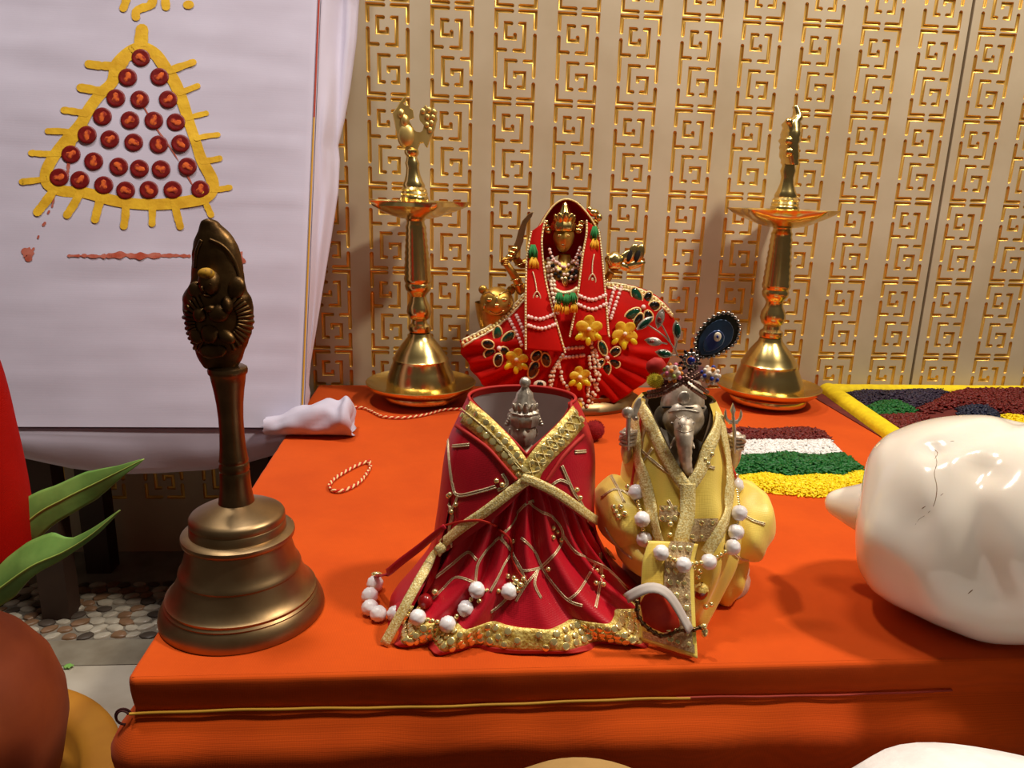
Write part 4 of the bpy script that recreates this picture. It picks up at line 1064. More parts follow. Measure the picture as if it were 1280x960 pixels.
def fist(cu_, cv, Yk, sx, name):
    c = at(cu_, cv, Yk); s = pxs(c)*1.22; q = G(); q.ball(c, (8*s, 7*s, 10.5*s), 18, 12)
    for k in range(4):
        zz = (6.0-4.0*k)*s; q.tube([c + V((sx*8*s, 0.1*s, zz)), c + V((sx*6.5*s, -6*s, zz)), c + V((0, -8.6*s, zz-.3*s)), c + V((-sx*6*s, -6.6*s, zz-.6*s)), c + V((-sx*7.5*s, -2*s, zz-.8*s))], lambda t: (2.25-.15*k)*s, 10)
    q.tube([c + V((-sx*7*s, 0, -3*s)), c + V((-sx*7.6*s, -5*s, 1*s)), c + V((-sx*4*s, -9*s, 5*s)), c + V((-sx*1*s, -9.8*s, 7*s))], lambda t: 2.3*s*(1-.25*t), 10)
    return obj(name, q, MT['silver'], gb, ang=0)
fist(784.5, 546, -.567, 1, 'fist'); fist(919, 551, -.561, -1, 'fist')
c = at(785, 517, -.567); q = G()
q.tube([at(785,562,-.571), at(785,540,-.5735), at(786,522,-.572)], 3.0*hs, 12); q.ball(at(785,516,-.571), (7.8*hs, 5*hs, 7.8*hs), 18, 12)
P3 = [at(u, v, -.571) for u, v in ((790,514),(793,505),(797,498),(801,496),(801.5,503),(799,511),(796,518),(797,525),(793,526),(789,522))]; q.slab(P3, (0,-1,0), 4*hs, .8*hs); q.ball(at(795.5,523,-.573), 2.6*hs, 10, 8)
obj('axe', q, MT['silver_lt'], gb, ang=40)
q = G(); q.tube([at(918,566,-.566), at(918,540,-.569), at(916.5,522,-.568)], 2.3*hs, 10)
for pts, m_ in (([(916.5,526),(916.3,515),(916,505)], 0), ([(916.5,527),(910,526),(906.8,520),(907,511)], 1), ([(916.5,527),(922.5,526),(926,520),(926,512)], 1)):
    q.tube([at(u, v, -.568) for u, v in dense(pts, 2)], lambda t: 2.0*hs*(1 if t < .75 else max(.15, (1-t)/.25)), 8)
q.slab([at(u, v, -.568) for u, v in ((916,503.5),(919.5,513),(918,517),(914.5,517),(912.5,513))], (0,-1,0), 3*hs, .6*hs); q.tube([at(911,528,-.568), at(922,528,-.568)], 2.4*hs, 8)
obj('trident', q, MT['silver_lt'], gb, ang=40)
for u in (840.5, 866.5):
    h = GB.hit(u, 529)
    q = G(); q.ball(h[0], (2.6*hs, 1.3*hs, 1.6*hs), 12, 8); e_ = obj('eye', q, MT['silver_lt'], gb, ang=0)
    q = G(); q.ball(h[0]+h[1]*1.2*hs, .8*hs, 8, 6); obj('pupil', q, MT['black'], gb, ang=0)
for pts in ([(845,520),(850,524),(855,519),(860,524),(864,520)], [(848,528),(852,534),(856,530)], [(836,515),(855,512),(874,515)], [(846,537),(856,541),(866,537)]):
    cord(GB, pts, .9, MT['silver_lt'], gb, 'engraved_line', .0001, False)
q = G(); q.lathe([(25.5*hs, -.006), (27*hs, -.004), (27.5*hs, 0), (26.5*hs, .004), (24*hs, .010), (20*hs, .016), (8*hs, .020)], at(853, 506, -.560), 36)
cr2 = obj('silver_crown', q, MT['silver'], gan, ang=40)
h = Surf(q).hit(855, 498); q = G(); q.ball(h[0] if h else at(855,497,-.575), (8*hs, 3.5*hs, 9.5*hs), 16, 10); obj('crown_boss', q, MT['silver_lt'], cr2, ang=0)
for a, b in (((829,509),(879,510)),):
    q = G(); pa = Surf(*[G().lathe([(26.5*hs, -.008), (28*hs, 0), (25*hs, .012)], at(853, 506, -.560), 36)]).path([a, b], .0004, 3)
    if len(pa) > 1: q.tube([p for p, n in pa], 1.3*hs, 6); obj('black_thread', q, MT['black'], cr2, ang=0)
# turban
turban = obj('turban_cloth', G().ball(at(850, 470, -.556), (32*hs, 20*hs, 13*hs), 28, 16, rot=Matrix.Rotation(rad(-14), 3, 'Y'), fn=lambda p: p*(1+.06*sin(6*math.atan2(p.y, p.x)+p.z*6))), mat('dark_turban_cloth', '34141A', .85, col2='501A1E', scale=60), gan, ang=0)
g = G(); g.ball((0,0,0), 1, 10, 8); tb_me = mesh('chain_bead', g, mat('pinkish_metal_bead', '8A6A5E', .3, .9), ang=0)
for off, (pts) in enumerate(([(811,490,-.580),(826,487,-.587),(842,479,-.592),(857,470,-.592),(871,460,-.588)], [(811,496,-.580),(827,493,-.588),(843,485,-.593),(858,476,-.593),(872,467,-.588)], [(858,472,-.595),(868,479,-.594),(878,486,-.588),(884,490,-.582)], [(856,479,-.594),(865,486,-.594),(875,493,-.588),(881,497,-.582)])):
    P_ = dense([tuple(at(*p)) for p in pts], .0019)
    for p in P_: inst('chain_bead', tb_me, p, turban, scale=.00135)
    q = G(); q.tube([V(p)+V((0,.0012,0)) for p in P_], .0009, 6); obj('chain_cord', q, MT['black'], turban, ang=0)
fe = [(874,447),(869,436),(870,423),(876,411),(886,400),(898,392.5),(910,391.5),(919,397),(924,407),(923,418),(919,428),(910,436),(898,443),(886,447)]
Yf = -.578
P3 = [at(u, v, Yf) for u, v in dense(fe+[fe[0]], 4)[:-1]]
g = G(); g.slab(P3, (0,-1,0.15), .0022, .0006); fth = obj('peacock_feather', g, mat('dark_feather_bronze', '1E241C', .5, .3, col2='3A3420', scale=160), gan, ang=30)
def inner_eye(k, du, dv, lift, m, name):
    cx, cy = 898+du, 421+dv; pts = [(cx+(u-898)*k, cy+(v-421)*k) for u, v in fe]
    q = G(); q.slab([at(u, v, Yf-lift) for u, v in dense(pts+[pts[0]], 4)[:-1]], (0,-1,.15), .0010, .0004); return obj(name, q, m, fth, ang=30)
inner_eye(.80, -2, 2, .0014, mat('feather_blue', '0C3E66', .35, .3, col2='0A2A4E', scale=120, sheen=.6), 'blue_field')
inner_eye(.48, -5, 6, .0022, mat('feather_deep_blue', '0E2470', .3, .3, col2='1C5A6A', scale=90, sheen=.6), 'blue_heart')
q = G(); q.ball(at(897, 421, Yf-.0035), (4.6*hs, 2.2*hs, 5.6*hs), 16, 10); ey = obj('clear_stone', q, MT['pearl_s'], fth, ang=0)
q = G(); q.ball(at(897, 421, Yf-.0048), (1.6*hs, 1.2*hs, 2*hs), 10, 8); obj('stone_centre', q, MT['blue_gem'], fth, ang=0)
g = G(); g.ball((0,0,0), 1, 10, 8); sb_me = mesh('silver_bead', g, mat('bright_silver_bead', 'A8A098', .2, 1.0), ang=0)
for u, v in dense(fe+[fe[0]], 5.2)[:-1]: inst('silver_bead', sb_me, at(u, v, Yf-.0012), fth, scale=.00135)
# jewelled flower at the feather's foot
fc = at(864, 451, -.590); jf = G(); jf.ball(fc, (4.8*hs, 3.5*hs, 4.8*hs), 14, 10); jfo = obj('blue_jewel', jf, MT['blue_gem'], gan, ang=0)
for k in range(10):
    a = 2*PI*k/10; inst('silver_bead', sb_me, fc + V((cos(a)*8.2*hs, .001, sin(a)*8.2*hs)), jfo, scale=.0016)
    q = G(); q.ball(fc + V((cos(a+.3)*12*hs, .0016, sin(a+.3)*12*hs)), (2*hs, 1.5*hs, 2.6*hs), 8, 6, rot=Matrix.Rotation(-a-.3+PI/2, 3, 'Y')); obj('dark_petal', q, mat('dark_petal', '2A1A20', .3, .6) if 'dark_petal' not in bpy.data.materials else bpy.data.materials['dark_petal'], jfo, ang=0)
# jewelled sprig
q = G()
for pts in ([(848,446),(843,436),(834,424),(822,414),(806,404)], [(838,428),(832,415),(826,404)], [(844,438),(846,428),(847,418)], [(834,430),(825,428),(816,427)], [(846,444),(838,444),(830,442)]): q.tube([at(u, v, -.586) for u, v in dense(pts, 3)], .9*hs, 6)
sprig = obj('sprig_stem', q, MT['silver_lt'], gan, ang=0)
for (u, v, a, l, w_, m) in ((806,404,-42,11,4.6,'green_gem'),(825,398,-80,11,5,'clear_gem'),(846,413,-100,11,5,'green_gem'),(817,427,8,10,5,'clear_gem'),(830,442,10,10,5,'green_gem')):
    a_ = rad(a); p = at(u, v, -.588); rot = Matrix.Rotation(a_, 3, 'Y')
    ol = [(cos(t)*l*(1 if abs(cos(t)) < .99 else 1.1)*hs, sin(t)*w_*hs*abs(sin(t))**.3) for t in [2*PI*i/18 for i in range(18)]]
    q = G(); q.slab([p + rot @ V((x, 0, z)) for x, z in ol], (0,-1,0), .0022, .0006); st = obj('leaf_setting', q, MT['silver_lt'], sprig, ang=30)
    q = G(); q.ball(p + V((0,-.0012,0)), (l*.78*hs, .0012, w_*.72*hs), 16, 10, rot=rot); obj('leaf_gem', q, MT[m], sprig, ang=0)
q = G(); q.ball(at(824, 400, -.5895), (3*hs, .0014, 4*hs), 10, 8); q.ball(at(815, 427, -.5895), (3.5*hs, .0014, 2.2*hs), 10, 8); obj('red_stones', q, MT['red_gem'], sprig, ang=0)
def pom(u, v, Y, r, m, name, par):
    c = at(u, v, Y); s = pxs(c); q = G(); q.ball(c, r*s*.82, 14, 10)
    for i in range(220):
        z = 1-2*(i+.5)/220; a = i*2.39996; rr = math.sqrt(1-z*z); d = V((rr*cos(a), rr*sin(a), z)); e_ = d.orthogonal().normalized()*r*s*.09
        p0 = c+d*r*s*.7; q.add([p0+e_, p0-e_, c+d*r*s*rnd.uniform(.95, 1.12)], [(0,1,2)])
    return obj(name, q, m, par, smooth=False)
pom(819, 476, -.585, 11, mat('yellow_green_wool', 'C4B02A', .95), 'pompom', gan)
q = G(); q.ball(at(820, 458, -.580), (12*hs, 8*hs, 11*hs), 16, 12, fn=lambda p: p*(1+.12*noise.noise(p*2))); obj('red_cloth_knot', q, MT['redpipe'], gan, ang=0)
cl_m = [mat('cluster_pink', 'D86A8A', .35), mat('cluster_orange', 'E08A2A', .35), mat('cluster_white', 'E8DCCC', .3), mat('cluster_blue', '2A3A9A', .3), mat('cluster_green', '9AA84A', .35)]
for u, v, ms in ((841,466,(0,1,2,4,2,1)), (888,469,(3,2,1,3,2,2))):
    c = at(u, v, -.590); q = G(); q.ball(c, 9.5*hs, 14, 10); cb = obj('bead_cluster', q, mat('cluster_core', 'C8A88A', .5), gan, ang=0)
    for i in range(26):
        z = 1-2*(i+.5)/26; a = i*2.39996; rr = math.sqrt(1-z*z); q = G(); q.ball(c + V((rr*cos(a), rr*sin(a), z))*10*hs, 2.6*hs, 8, 6); obj('cluster_bead', q, cl_m[ms[i % 6]], cb, ang=0)
# dark foot of the seat showing at the right
q = G()
q.lathe([(.034, 0), (.0345, .004), (.032, .008), (.033, .012), (.030, .018), (.012, .02)], (0.292, -.548, H+.0006), 36); q.lathe([(.012,.02),(.001,.0205)], (0.292, -.548, H+.0006), 12)
obj('seat_base', q, MT['silver'], gan, ang=40)
# garland round its neck
GAP = Surf(gr, gpn, *knees)
def on_gan(u, v):
    h = GAP.hit(u, v); return h if h else (at(u, v, -.6), V((0,-1,0)))
beads = [(792.5,622),(798,649),(808,671),(824,691),(851,706),(887,700),(906.5,683),(914,664),(918,641),(922.7,614)]
g2, GP2 = garland('white bead garland on orange ribbons hanging round the neck of the yellow robed idol', beads, 9.8, on_gan, None, None, None)
for pts, wd in (([(806,520),(802,545),(798,575),(795,598),(792,612)], 6.0), ([(902,560),(908,578),(914,592),(921,604)], 6.0)):
    q = G(); pa = GAP.path(pts, .0024, 3)
    ribbon(q, pa, wd*hs); obj('orange_ribbon', q, MT['thread_r'], g2, ang=0, thick=.0005)
for u, v in ((792,609),(922,602)):
    p, n = on_gan(u, v); inst('gold_bead', gold_bead_me, p+n*.004, g2, scale=.0024)
p, n = on_gan(877, 738); q = G(); q.ball(p+n*.004, (8.5*hs, 6*hs, 10*hs), 16, 12); pd = obj('pendant', q, MT['red_gem'], g2, ang=0)
q = G(); c = p+n*.004 + V((0, 0, 7*hs)); q.lathe([(9*hs, -3*hs), (8*hs, 1*hs), (4*hs, 4*hs), (1.5*hs, 6*hs)], c, 18, fn=lambda r, z, a: r*(1+.08*sin(8*a))); obj('pendant_cap', q, MT['gold'], pd, ang=0)
for u, v in ((873,719),(875,712),(868,708),(884,752),(880,755)):
    h = on_gan(u, v); inst('gold_bead', gold_bead_me, h[0]+h[1]*.003, g2, scale=.0019)
# small loop ornament with a white band leaning on the panel
orn = thing('loop_ornament', 'small dark metal loop ornament with a white cloth band below the yellow panel', 'ornament', on(838, 800, H))
wb = [(783,748,-.634),(795,741,-.6365),(810,735,-.638),(824,736,-.639),(836,744,-.640),(846,758,-.641),(855,774,-.642),(863,789,-.643)]
P_ = [V(p) for p in dense([tuple(at(*p)) for p in wb], .003)]; q = G(); N2 = len(P_)
ribbon(q, [(p, V((0.3*(i/N2), -.62, .75)).normalized()) for i, p in enumerate(P_)], .0062); obj('white_band', q, mat('white_cloth_band', 'D8CCC4', .6, trans=.15), orn, ang=0, thick=.0008)
cp_ = [(796,752),(797,768),(804,780),(815,789),(826,795),(838,793),(848,788),(862,788),(876,784)]
q = G(); chain = [V(p) for p in dense([tuple(at(u, v, -.640)) for u, v in cp_], .0022)]
ch = obj('metal_loop', q.tube(chain, .0011, 8), mat('dark_metal_loop', '6A5236', .3, 1.0), orn, ang=0)
for i, p in enumerate(chain[::2]):
    q = G(); q.ball(p, (.0019, .0017, .0016), 8, 6); obj('loop_link', q, bpy.data.materials['dark_metal_loop'], ch, ang=0)
q = G(); q.ball(at(881, 791, -.642), (.0022, .0022, .0034), 10, 8); q.ball(at(880, 783, -.642), .0020, 10, 8); obj('gold_tip', q, MT['sequin'], orn, ang=0)
q = G(); ol = [(800,754),(806,744),(818,739),(830,743),(840,757),(848,772),(850,783),(840,789),(828,791),(815,785),(804,776)]; q.slab([at(u, v, -.6365) for u, v in ol], (0,-1,.4), .001, .0003); obj('red_centre', q, mat('orange_red_cloth_disc', 'D4380C', .7, col2='C02408', scale=80), orn, ang=0)
# ------------------------------------------------------------------ brass goddess in a red jewelled dress
god = thing('dressed_goddess_idol', 'brass goddess idol with a lion in a red jewelled dress and hood by the wall', 'idol', (0.262, -0.09, H))
gsc = pxs(at(705, 380, -.09))
q = G(); q.lathe([(.088, 0), (.090, .004), (.087, .010), (.080, .014), (.082, .020), (.074, .024), (.01, .025)], (0.270, -.082, H+.0008), 48, fn=lambda r, z, a: r*(1-.28*abs(sin(a))))
obj('brass_base', q, MT['brass_dull'], god, ang=40)
# body: torso, neck, head and arms in one surface
g = G(); rows = []
for v, w_, d_, y in ((500, 40, .030, -.085), (440, 34, .030, -.088), (400, 24, .024, -.090), (375, 19, .020, -.092), (355, 21, .022, -.093), (340, 24, .020, -.093), (332, 20, .016, -.092), (327, 9, .009, -.091), (318, 7, .008, -.091)):
    c = at(706, v, y); rows.append([V((c.x + w_*gsc*cos(2*PI*j/28), y + d_*sin(2*PI*j/28), max(c.z, H+.02))) for j in range(28)])
g.grid(rows, cu=True)
fc_ = at(704.5, 297, -.095); face_ball(g, fc_, 13*gsc, 12.5*gsc, 18*gsc, 36, 28, rot=Matrix.Rotation(rad(-4), 3, 'X'))
def limb(pts, k=6):
    tp = list(_cr([(*at(u, v, y), r*gsc) for u, v, y, r in pts], k)); n = len(tp)
    g.tube([V(p[:3]) for p in tp], lambda t: tp[min(n-1, int(round(t*(n-1))))][3], 12)
limb([(686,340,-.093,7),(668,350,-.100,6.5),(653,364,-.106,6),(646,350,-.110,5.2),(638,337,-.112,4.6),(633,330,-.112,4.2)])
limb([(688,336,-.088,7),(668,326,-.085,6.2),(652,330,-.085,5.5),(644,322,-.088,4.8)])
limb([(726,338,-.093,7),(742,322,-.088,6.2),(746,300,-.086,5.4),(743,284,-.088,4.6)])
limb([(726,342,-.094,7),(744,352,-.098,6.3),(757,350,-.102,5.4),(764,340,-.104,4.6)])
body_g = obj('brass_body', g, mat('goddess_brass', 'D0A450', .38, .85, col2='A47A30', scale=60), god, ang=0)
GBm = bpy.data.materials['goddess_brass']
FSg = Surf(g)
def ghand(u, v, Y, name, sx=1):
    c = at(u, v, Y); s = gsc; q = G(); q.ball(c, (4.6*s, 4*s, 5.6*s), 14, 10)
    for k in range(4):
        zz = (3.4-2.2*k)*s; q.tube([c + V((sx*4.2*s, 0, zz)), c + V((sx*3*s, -3.6*s, zz)), c + V((-sx*1*s, -4.8*s, zz)), c + V((-sx*4*s, -2.8*s, zz))], 1.2*s, 8)
    q.tube([c + V((-sx*4*s, -1*s, -2*s)), c + V((-sx*4.5*s, -4*s, 1*s)), c + V((-sx*1*s, -5.4*s, 3.4*s))], 1.25*s, 8)
    obj(name, q, GBm, body_g, ang=0)
ghand(631, 327, -.113, 'hand'); ghand(641, 318, -.089, 'hand'); ghand(742, 279, -.089, 'hand', -1); ghand(768, 334, -.105, 'hand', -1)
for (u, v, y) in ((648,356,-.109),(645,349,-.110),(660,358,-.104),(650,330,-.086),(745,300,-.087),(744,292,-.088),(756,350,-.102),(658,328,-.085)):
    c = at(u, v, y); q = G(); q.tube([c + V((6.0*gsc*cos(a), 6.0*gsc*sin(a), 1.4*gsc*cos(a))) for a in [2*PI*i/14 for i in range(14)]], 1.1*gsc, 6, closed=True); obj('bangle', q, MT['brass'], body_g, ang=0)
for sx in (-1, 1):
    h = FSg.hit(704.5+sx*5, 294.5)
    q = G(); q.ball(h[0], (2.7*gsc, .9*gsc, 1.3*gsc), 10, 6); obj('eye', q, MT['brass'], body_g, ang=0)
h = FSg.hit(704.5, 306)
q = G(); q.ball(h[0], (3*gsc, .8*gsc, .9*gsc), 10, 6); obj('mouth', q, MT['brass_dull'], body_g, ang=0)
q = G(); h = FSg.hit(704.5, 285); q.ball(h[0], (1.2*gsc, .7*gsc, 3.2*gsc), 8, 6); obj('forehead_mark', q, MT['redpipe'], body_g, ang=0)
q = G(); cc = at(704.5, 284, -.093); q.lathe([(14.5*gsc, -.004), (16*gsc, 0), (15*gsc, .004), (12.5*gsc, .009), (9.5*gsc, .015), (6.5*gsc, .021), (4.5*gsc, .026), (3*gsc, .030), (.5*gsc, .032)], cc, 36, fn=lambda r, z, a: r*(1+.05*sin(10*a)))
crn = obj('crown', q, MT['brass'], god, ang=40)
for a, l in ((-90,16),(-58,13),(-122,13),(-30,10),(-150,10)):
    a_ = rad(a); d = V((cos(a_), sin(a_), 0)); q = G(); q.ball(cc + d*12.5*gsc + V((0,0,.010)), (4.4*gsc, 2.4*gsc, l*.62*gsc), 12, 8, rot=Matrix.Rotation(a_+PI/2, 3, 'Z') @ Matrix.Rotation(rad(16), 3, 'X')); obj('crown_leaf', q, MT['brass'], crn, ang=0)
for sx in (-1, 1):
    q = G(); c = at(704.5+sx*19, 283, -.092)
    for k in range(3): q.ball(c + V((sx*(2*k)*gsc, 0, (-5+5*k)*gsc)), (5*gsc, 3*gsc, 3.4*gsc), 10, 8)
    obj('crown_wing', q, MT['brass'], crn, ang=0)
# sword in the raised hand
ol = [(634,322),(641,310),(645,300),(648,288),(653,276),(661,267),(667,264),(665,270),(659,278),(656,290),(654,302),(650,312),(643,322),(638,328)]
q = G(); q.slab([at(u, v, -.104) for u, v in ol], (0,-1,0), .0035, .001); sw = obj('curved_sword', q, MT['brass_dull'], god, ang=30)
q = G()
for u, v in ((637,321),(640,316),(643,311)): q.ball(at(u, v, -.1065), (5*gsc, 3.4*gsc, 3*gsc), 12, 8)
obj('sword_grip', q, MT['brass'], sw, ang=0)
# lotus club in the lower right hand
q = G(); q.ball(at(768, 326, -.108), (12*gsc, 10*gsc, 11*gsc), 18, 12, fn=lambda p: p*(1+.07*sin(5*math.atan2(p.z, p.x)))); lo_ = obj('lotus_bud', q, MT['brass'], god, ang=0)
for u, v, a, l, w_ in ((783,321,-35,14,6.5),(790,318,-70,14,6.5),(799,319,-78,14,6),(793,331,-15,14,5),(779,333,20,11,5)):
    q = G(); q.ball(at(u, v, -.110), (l*gsc, 3*gsc, w_*gsc), 16, 10, rot=Matrix.Rotation(rad(a), 3, 'Y')); o = obj('lotus_petal', q, MT['brass'], lo_, ang=0)
for u, v in ((787,320),(797,320)):
    q = G(); q.ball(at(u, v, -.1135), (3*gsc, 1.6*gsc, 7.5*gsc), 12, 8, rot=Matrix.Rotation(rad(14), 3, 'Y')); obj('opening_shade', q, MT['black'], lo_, ang=0)  # black solids standing for the shade inside the petal openings
q = G(); q.ball(at(742, 266, -.091), (7*gsc, 6*gsc, 5*gsc), 14, 10); q.ball(at(748, 272, -.091), (5*gsc, 4*gsc, 5*gsc), 12, 8); q.ball(at(737, 262, -.091), (4*gsc, 4*gsc, 4*gsc), 12, 8); obj('raised_emblem', q, MT['brass'], god, ang=0)
# the lion at her side
lion = G(); lc = at(621, 378, -.108)
def lfn(p):
    k = 1+.10*math.exp(-((p-V((0,-.95,-.25)).normalized()).length/.3)**2) - .07*math.exp(-((p-V((.42,-.85,.22)).normalized()).length/.2)**2) - .07*math.exp(-((p-V((-.42,-.85,.22)).normalized()).length/.2)**2) + .07*math.exp(-((p-V((0,-.9,.3)).normalized()).length/.18)**2)
    return p*k
lion.ball(lc, (21*gsc, 18*gsc, 19*gsc), 36, 26, fn=lfn)
for sx in (-1, 1): lion.ball(lc + V((sx*17*gsc, .002, 15*gsc)), (5.5*gsc, 4*gsc, 5.5*gsc), 14, 10)
rows = []
for v, w_, y, d_ in ((378,22,-.100,.02),(395,22,-.098,.022),(415,19,-.096,.022),(440,20,-.094,.022),(480,24,-.09,.024),(498,26,-.09,.026)):
    c = at(616+ (v-378)*.12, v, y); rows.append([V((c.x + w_*gsc*cos(2*PI*j/24), y + d_*sin(2*PI*j/24), max(H+.022, c.z))) for j in range(24)])
lion.grid(rows, cu=True)
ln = obj('lion_body', lion, GBm, god, ang=0); LS = Surf(lion)
for u in (612, 630):
    h = LS.hit(u, 375)
    if h:
        q = G(); q.ball(h[0], (4.2*gsc, 1.6*gsc, 2.3*gsc), 12, 8); e_ = obj('lion_eye', q, MT['brass'], ln, ang=0)
        
for pts in ([(604,367),(612,365),(618,369)], [(638,366),(630,365),(624,369)], [(621,370),(621,380)], [(612,389),(621,393),(630,388)], [(606,380),(604,388)], [(636,379),(639,386)]): cord(LS, pts, 1.1, MT['brass'], ln, 'lion_crease', .0001, False)
q = G(); h = LS.hit(621, 382); q.ball(h[0], (3.6*gsc, 1.8*gsc, 2.4*gsc), 12, 8); obj('lion_nose', q, MT['brass'], ln, ang=0)
# fan-shaped skirt
fo = [(574,426,-.118),(577,440,-.120),(588,460,-.124),(606,482,-.128),(636,501,-.132),(670,513,-.134),(702,519,-.134),(735,518,-.132),(760,508,-.130),(785,492,-.126),(812,474,-.122),(836,450,-.116),(843,422,-.112),(842,398,-.110),(832,380,-.108),(814,366,-.107),(790,357,-.107),(757,352,-.108),(735,350,-.110),(705,350,-.112),(680,354,-.112),(657,366,-.112),(630,394,-.115),(600,414,-.117)]
fo = [tuple(p) for p in dense(fo+[fo[0]], 2.2)][:-1]
cen = at(706, 425, -.142); g = G(); rows = []
NR = 26
for i in range(NR+1):
    r = i/NR; row = []
    for k, (u, v, y) in enumerate(fo):
        o = at(u, v, y); p = cen.lerp(o, r)
        a = math.atan2(v-425, u-706); lower = max(0, min(1, (v-400)/60))
        p.y += -0.012*sin(PI*min(1, r*1.0))**1.0*(0.6) + lower*(0.0050*sin(a*34)+.002*sin(a*13+1))*max(0, r-.35)*1.4 + .0022*noise.noise(V((p.x*40, p.z*40, 1)))
        if lower and r > .85: p = p + (o-cen).normalized()*.0018*sin(a*34)*(r-.85)/.15
        p.z = max(p.z, H+.0012); row.append(p)
    rows.append(row)
g.grid(rows, cu=True)
skg = obj('fan_skirt', g, MT['redvelvet'], god, ang=0, thick=.0015); FK = Surf(g)
# veil: hood behind the head and two bands in front
arch = [(659,340,-.100),(660,322,-.100),(664,302,-.100),(674,284,-.099),(684,267,-.098),(694,255,-.097),(706,249,-.097),(719,252,-.097),(731,263,-.098),(741,277,-.099),(748,292,-.100),(752,315,-.100),(753,340,-.100)]
arch = dense(arch, 4)
g = G(); rows = []
for k, y, n_ in ((1.0, 0, 0), (.99, .012, 0), (.93, .024, 0), (.80, .033, 0), (.55, .038, 0), (.25, .04, 0), (.02, .041, 0)):
    rows.append([at(706+(u-706)*k, 322+(v-322)*k, yy) + V((0, y, 0)) for u, v, yy in arch])
g.grid(rows); hood = obj('red_hood', g, MT['redvelvet'], god, ang=0, thick=.0014)
q = G(); q.tube([at(*p) for p in arch], .0011, 6); obj('hood_edging', q, MT['gold_pale'], hood, ang=0)
def band(L, R, name):
    L = dense(L, 3); R = dense(R, 3); n = 40; g = G(); rows = []
    for i in range(n+1):
        t = i/n
        def pk(P):
            k = t*(len(P)-1); j = min(len(P)-2, int(k)); return tuple(lerp(a, b, k-j) for a, b in zip(P[j], P[j+1]))
        l = at(*pk(L)); r = at(*pk(R)); rows.append([l.lerp(r, j/8) + V((0, -.0035*sin(PI*j/8), 0)) for j in range(9)])
    g.grid(rows); o = obj(name, g, MT['redvelvet'], god, ang=0, thick=.0014)
    for col in (0, 8):
        P_ = [rows[i][col]+V((0,-.0012,0)) for i in range(n+1)]
        q = G(); q.tube(P_, .0013, 6); e_ = obj('beaded_edging', q, MT['gold_pale'], o, ang=0)
        q = G()
        for p in dense([tuple(p) for p in P_], .0034): q.ball(V(p)+V((0,-.0012,0)), .0013, 6, 4)
        b_ = obj('edging_beads', q, MT['cord'], e_, ang=0); b_['kind'] = 'stuff'
    return o, Surf(g)
bl, BLs = band([(664,290,-.108),(660,310,-.116),(658,330,-.124),(657,371,-.140),(657,405,-.151),(657,436,-.157)], [(681,276,-.108),(677,302,-.116),(681,345,-.128),(688,376,-.140),(698,412,-.151),(706,440,-.157)], 'veil_band')
br, BRs = band([(733,276,-.108),(733,292,-.114),(728,320,-.124),(722,368,-.140),(714,412,-.153),(712,420,-.155)], [(748,288,-.108),(751,310,-.116),(754,340,-.126),(757,374,-.138),(760,412,-.151),(761,420,-.154)], 'veil_band')
pear_me = {}
for nm, m in (('p', 'pearl_p'), ('c', 'pearl_s'), ('w', 'pearl'), ('k', 'black')):
    g = G(); g.ball((0,0,0), 1, 10, 7); pear_me[nm] = mesh('pearl', g, MT[m], ang=0)
def pearls(S_, pts, par, kind, r, step=3.9, lift=.0015, name='pearl'):
    for u, v in dense(pts, step):
        h = S_.hit(u, v, lift) if S_ else None
        if h: inst(name, pear_me[kind], h[0], par, scale=r)
for pts in ([(661,396),(675,399),(690,394)], [(661,407),(677,411),(693,406)]): pearls(BLs, pts, bl, 'p', .0024)
for pts in ([(724,370),(740,375),(756,369)], [(723,381),(740,387),(757,380)]): pearls(BRs, pts, br, 'p', .0024)
for pts in ([(637,400),(645,415),(652,431)], [(646,395),(653,410),(658,424)], [(776,360),(770,378),(763,398)], [(768,360),(763,376),(759,392)], [(703,437),(715,435),(728,434)], [(704,447),(716,446),(729,444)]): pearls(FK, pts, skg, 'p', .0024)
# drop motifs on the veil
for S_, o, pts in ((BLs, bl, [(666,340),(669,352),(671,366)]), (BRs, br, [(742,318),(740,332),(740,344)])):
    pa = S_.path(pts, .0018, 3); q = G(); q.tube([p for p, n in pa], .0007, 6); dm = obj('gold_drop_thread', q, MT['cord'], o, ang=0)
    c = pa[-1][0]; q = G(); q.tube([c + V((4*gsc*sin(a)*(1-.4*cos(a)), -.0006, -5*gsc + 6*gsc*cos(a))) for a in [2*PI*i/18 for i in range(18)]], .0009, 6, closed=True); q.ball(c+V((0,-.0006,-6*gsc)), (1.8*gsc, .8*gsc, 3*gsc), 8, 6); obj('gold_drop', q, MT['cord'], o, ang=0)
def tuft(u, v, Y, m, n, L, par, name, spread=5):
    c = at(u, v, Y); q = G(); q.ball(c, (spread*.8*gsc, 2.6*gsc, L*.5*gsc), 10, 8)
    for i in range(n):
        a = rnd.uniform(-1, 1); d = V((a*spread*gsc, -abs(rnd.gauss(0, 1.3))*gsc-1.5*gsc, -L*.55*gsc)); s0 = c + V((a*2*gsc, 0, L*.5*gsc)); q.tube([s0, s0.lerp(c+d, .5)+V((a*1.4*gsc, -2*gsc, 0)), c+d], lambda t: .00085*(1.1-.5*t), 5)
    o = obj(name, q, m, par, ang=0); o['kind'] = 'stuff'; return o
gm = mat('green_silk_tuft', '1C7A38', .7); ym = mat('yellow_silk_tuft', 'E4AC1C', .7)
for S_, o, u, v in ((BLs, bl, 666, 314), (BRs, br, 743, 291)):
    p = S_.hit(u, v); Yp = p[0].y-.002 if p else -.118
    tuft(u, v, Yp, gm, 16, 15, o, 'green_tassel'); tuft(u+.5, v+14, Yp-.003, ym, 18, 12, o, 'yellow_tassel', 6.5)
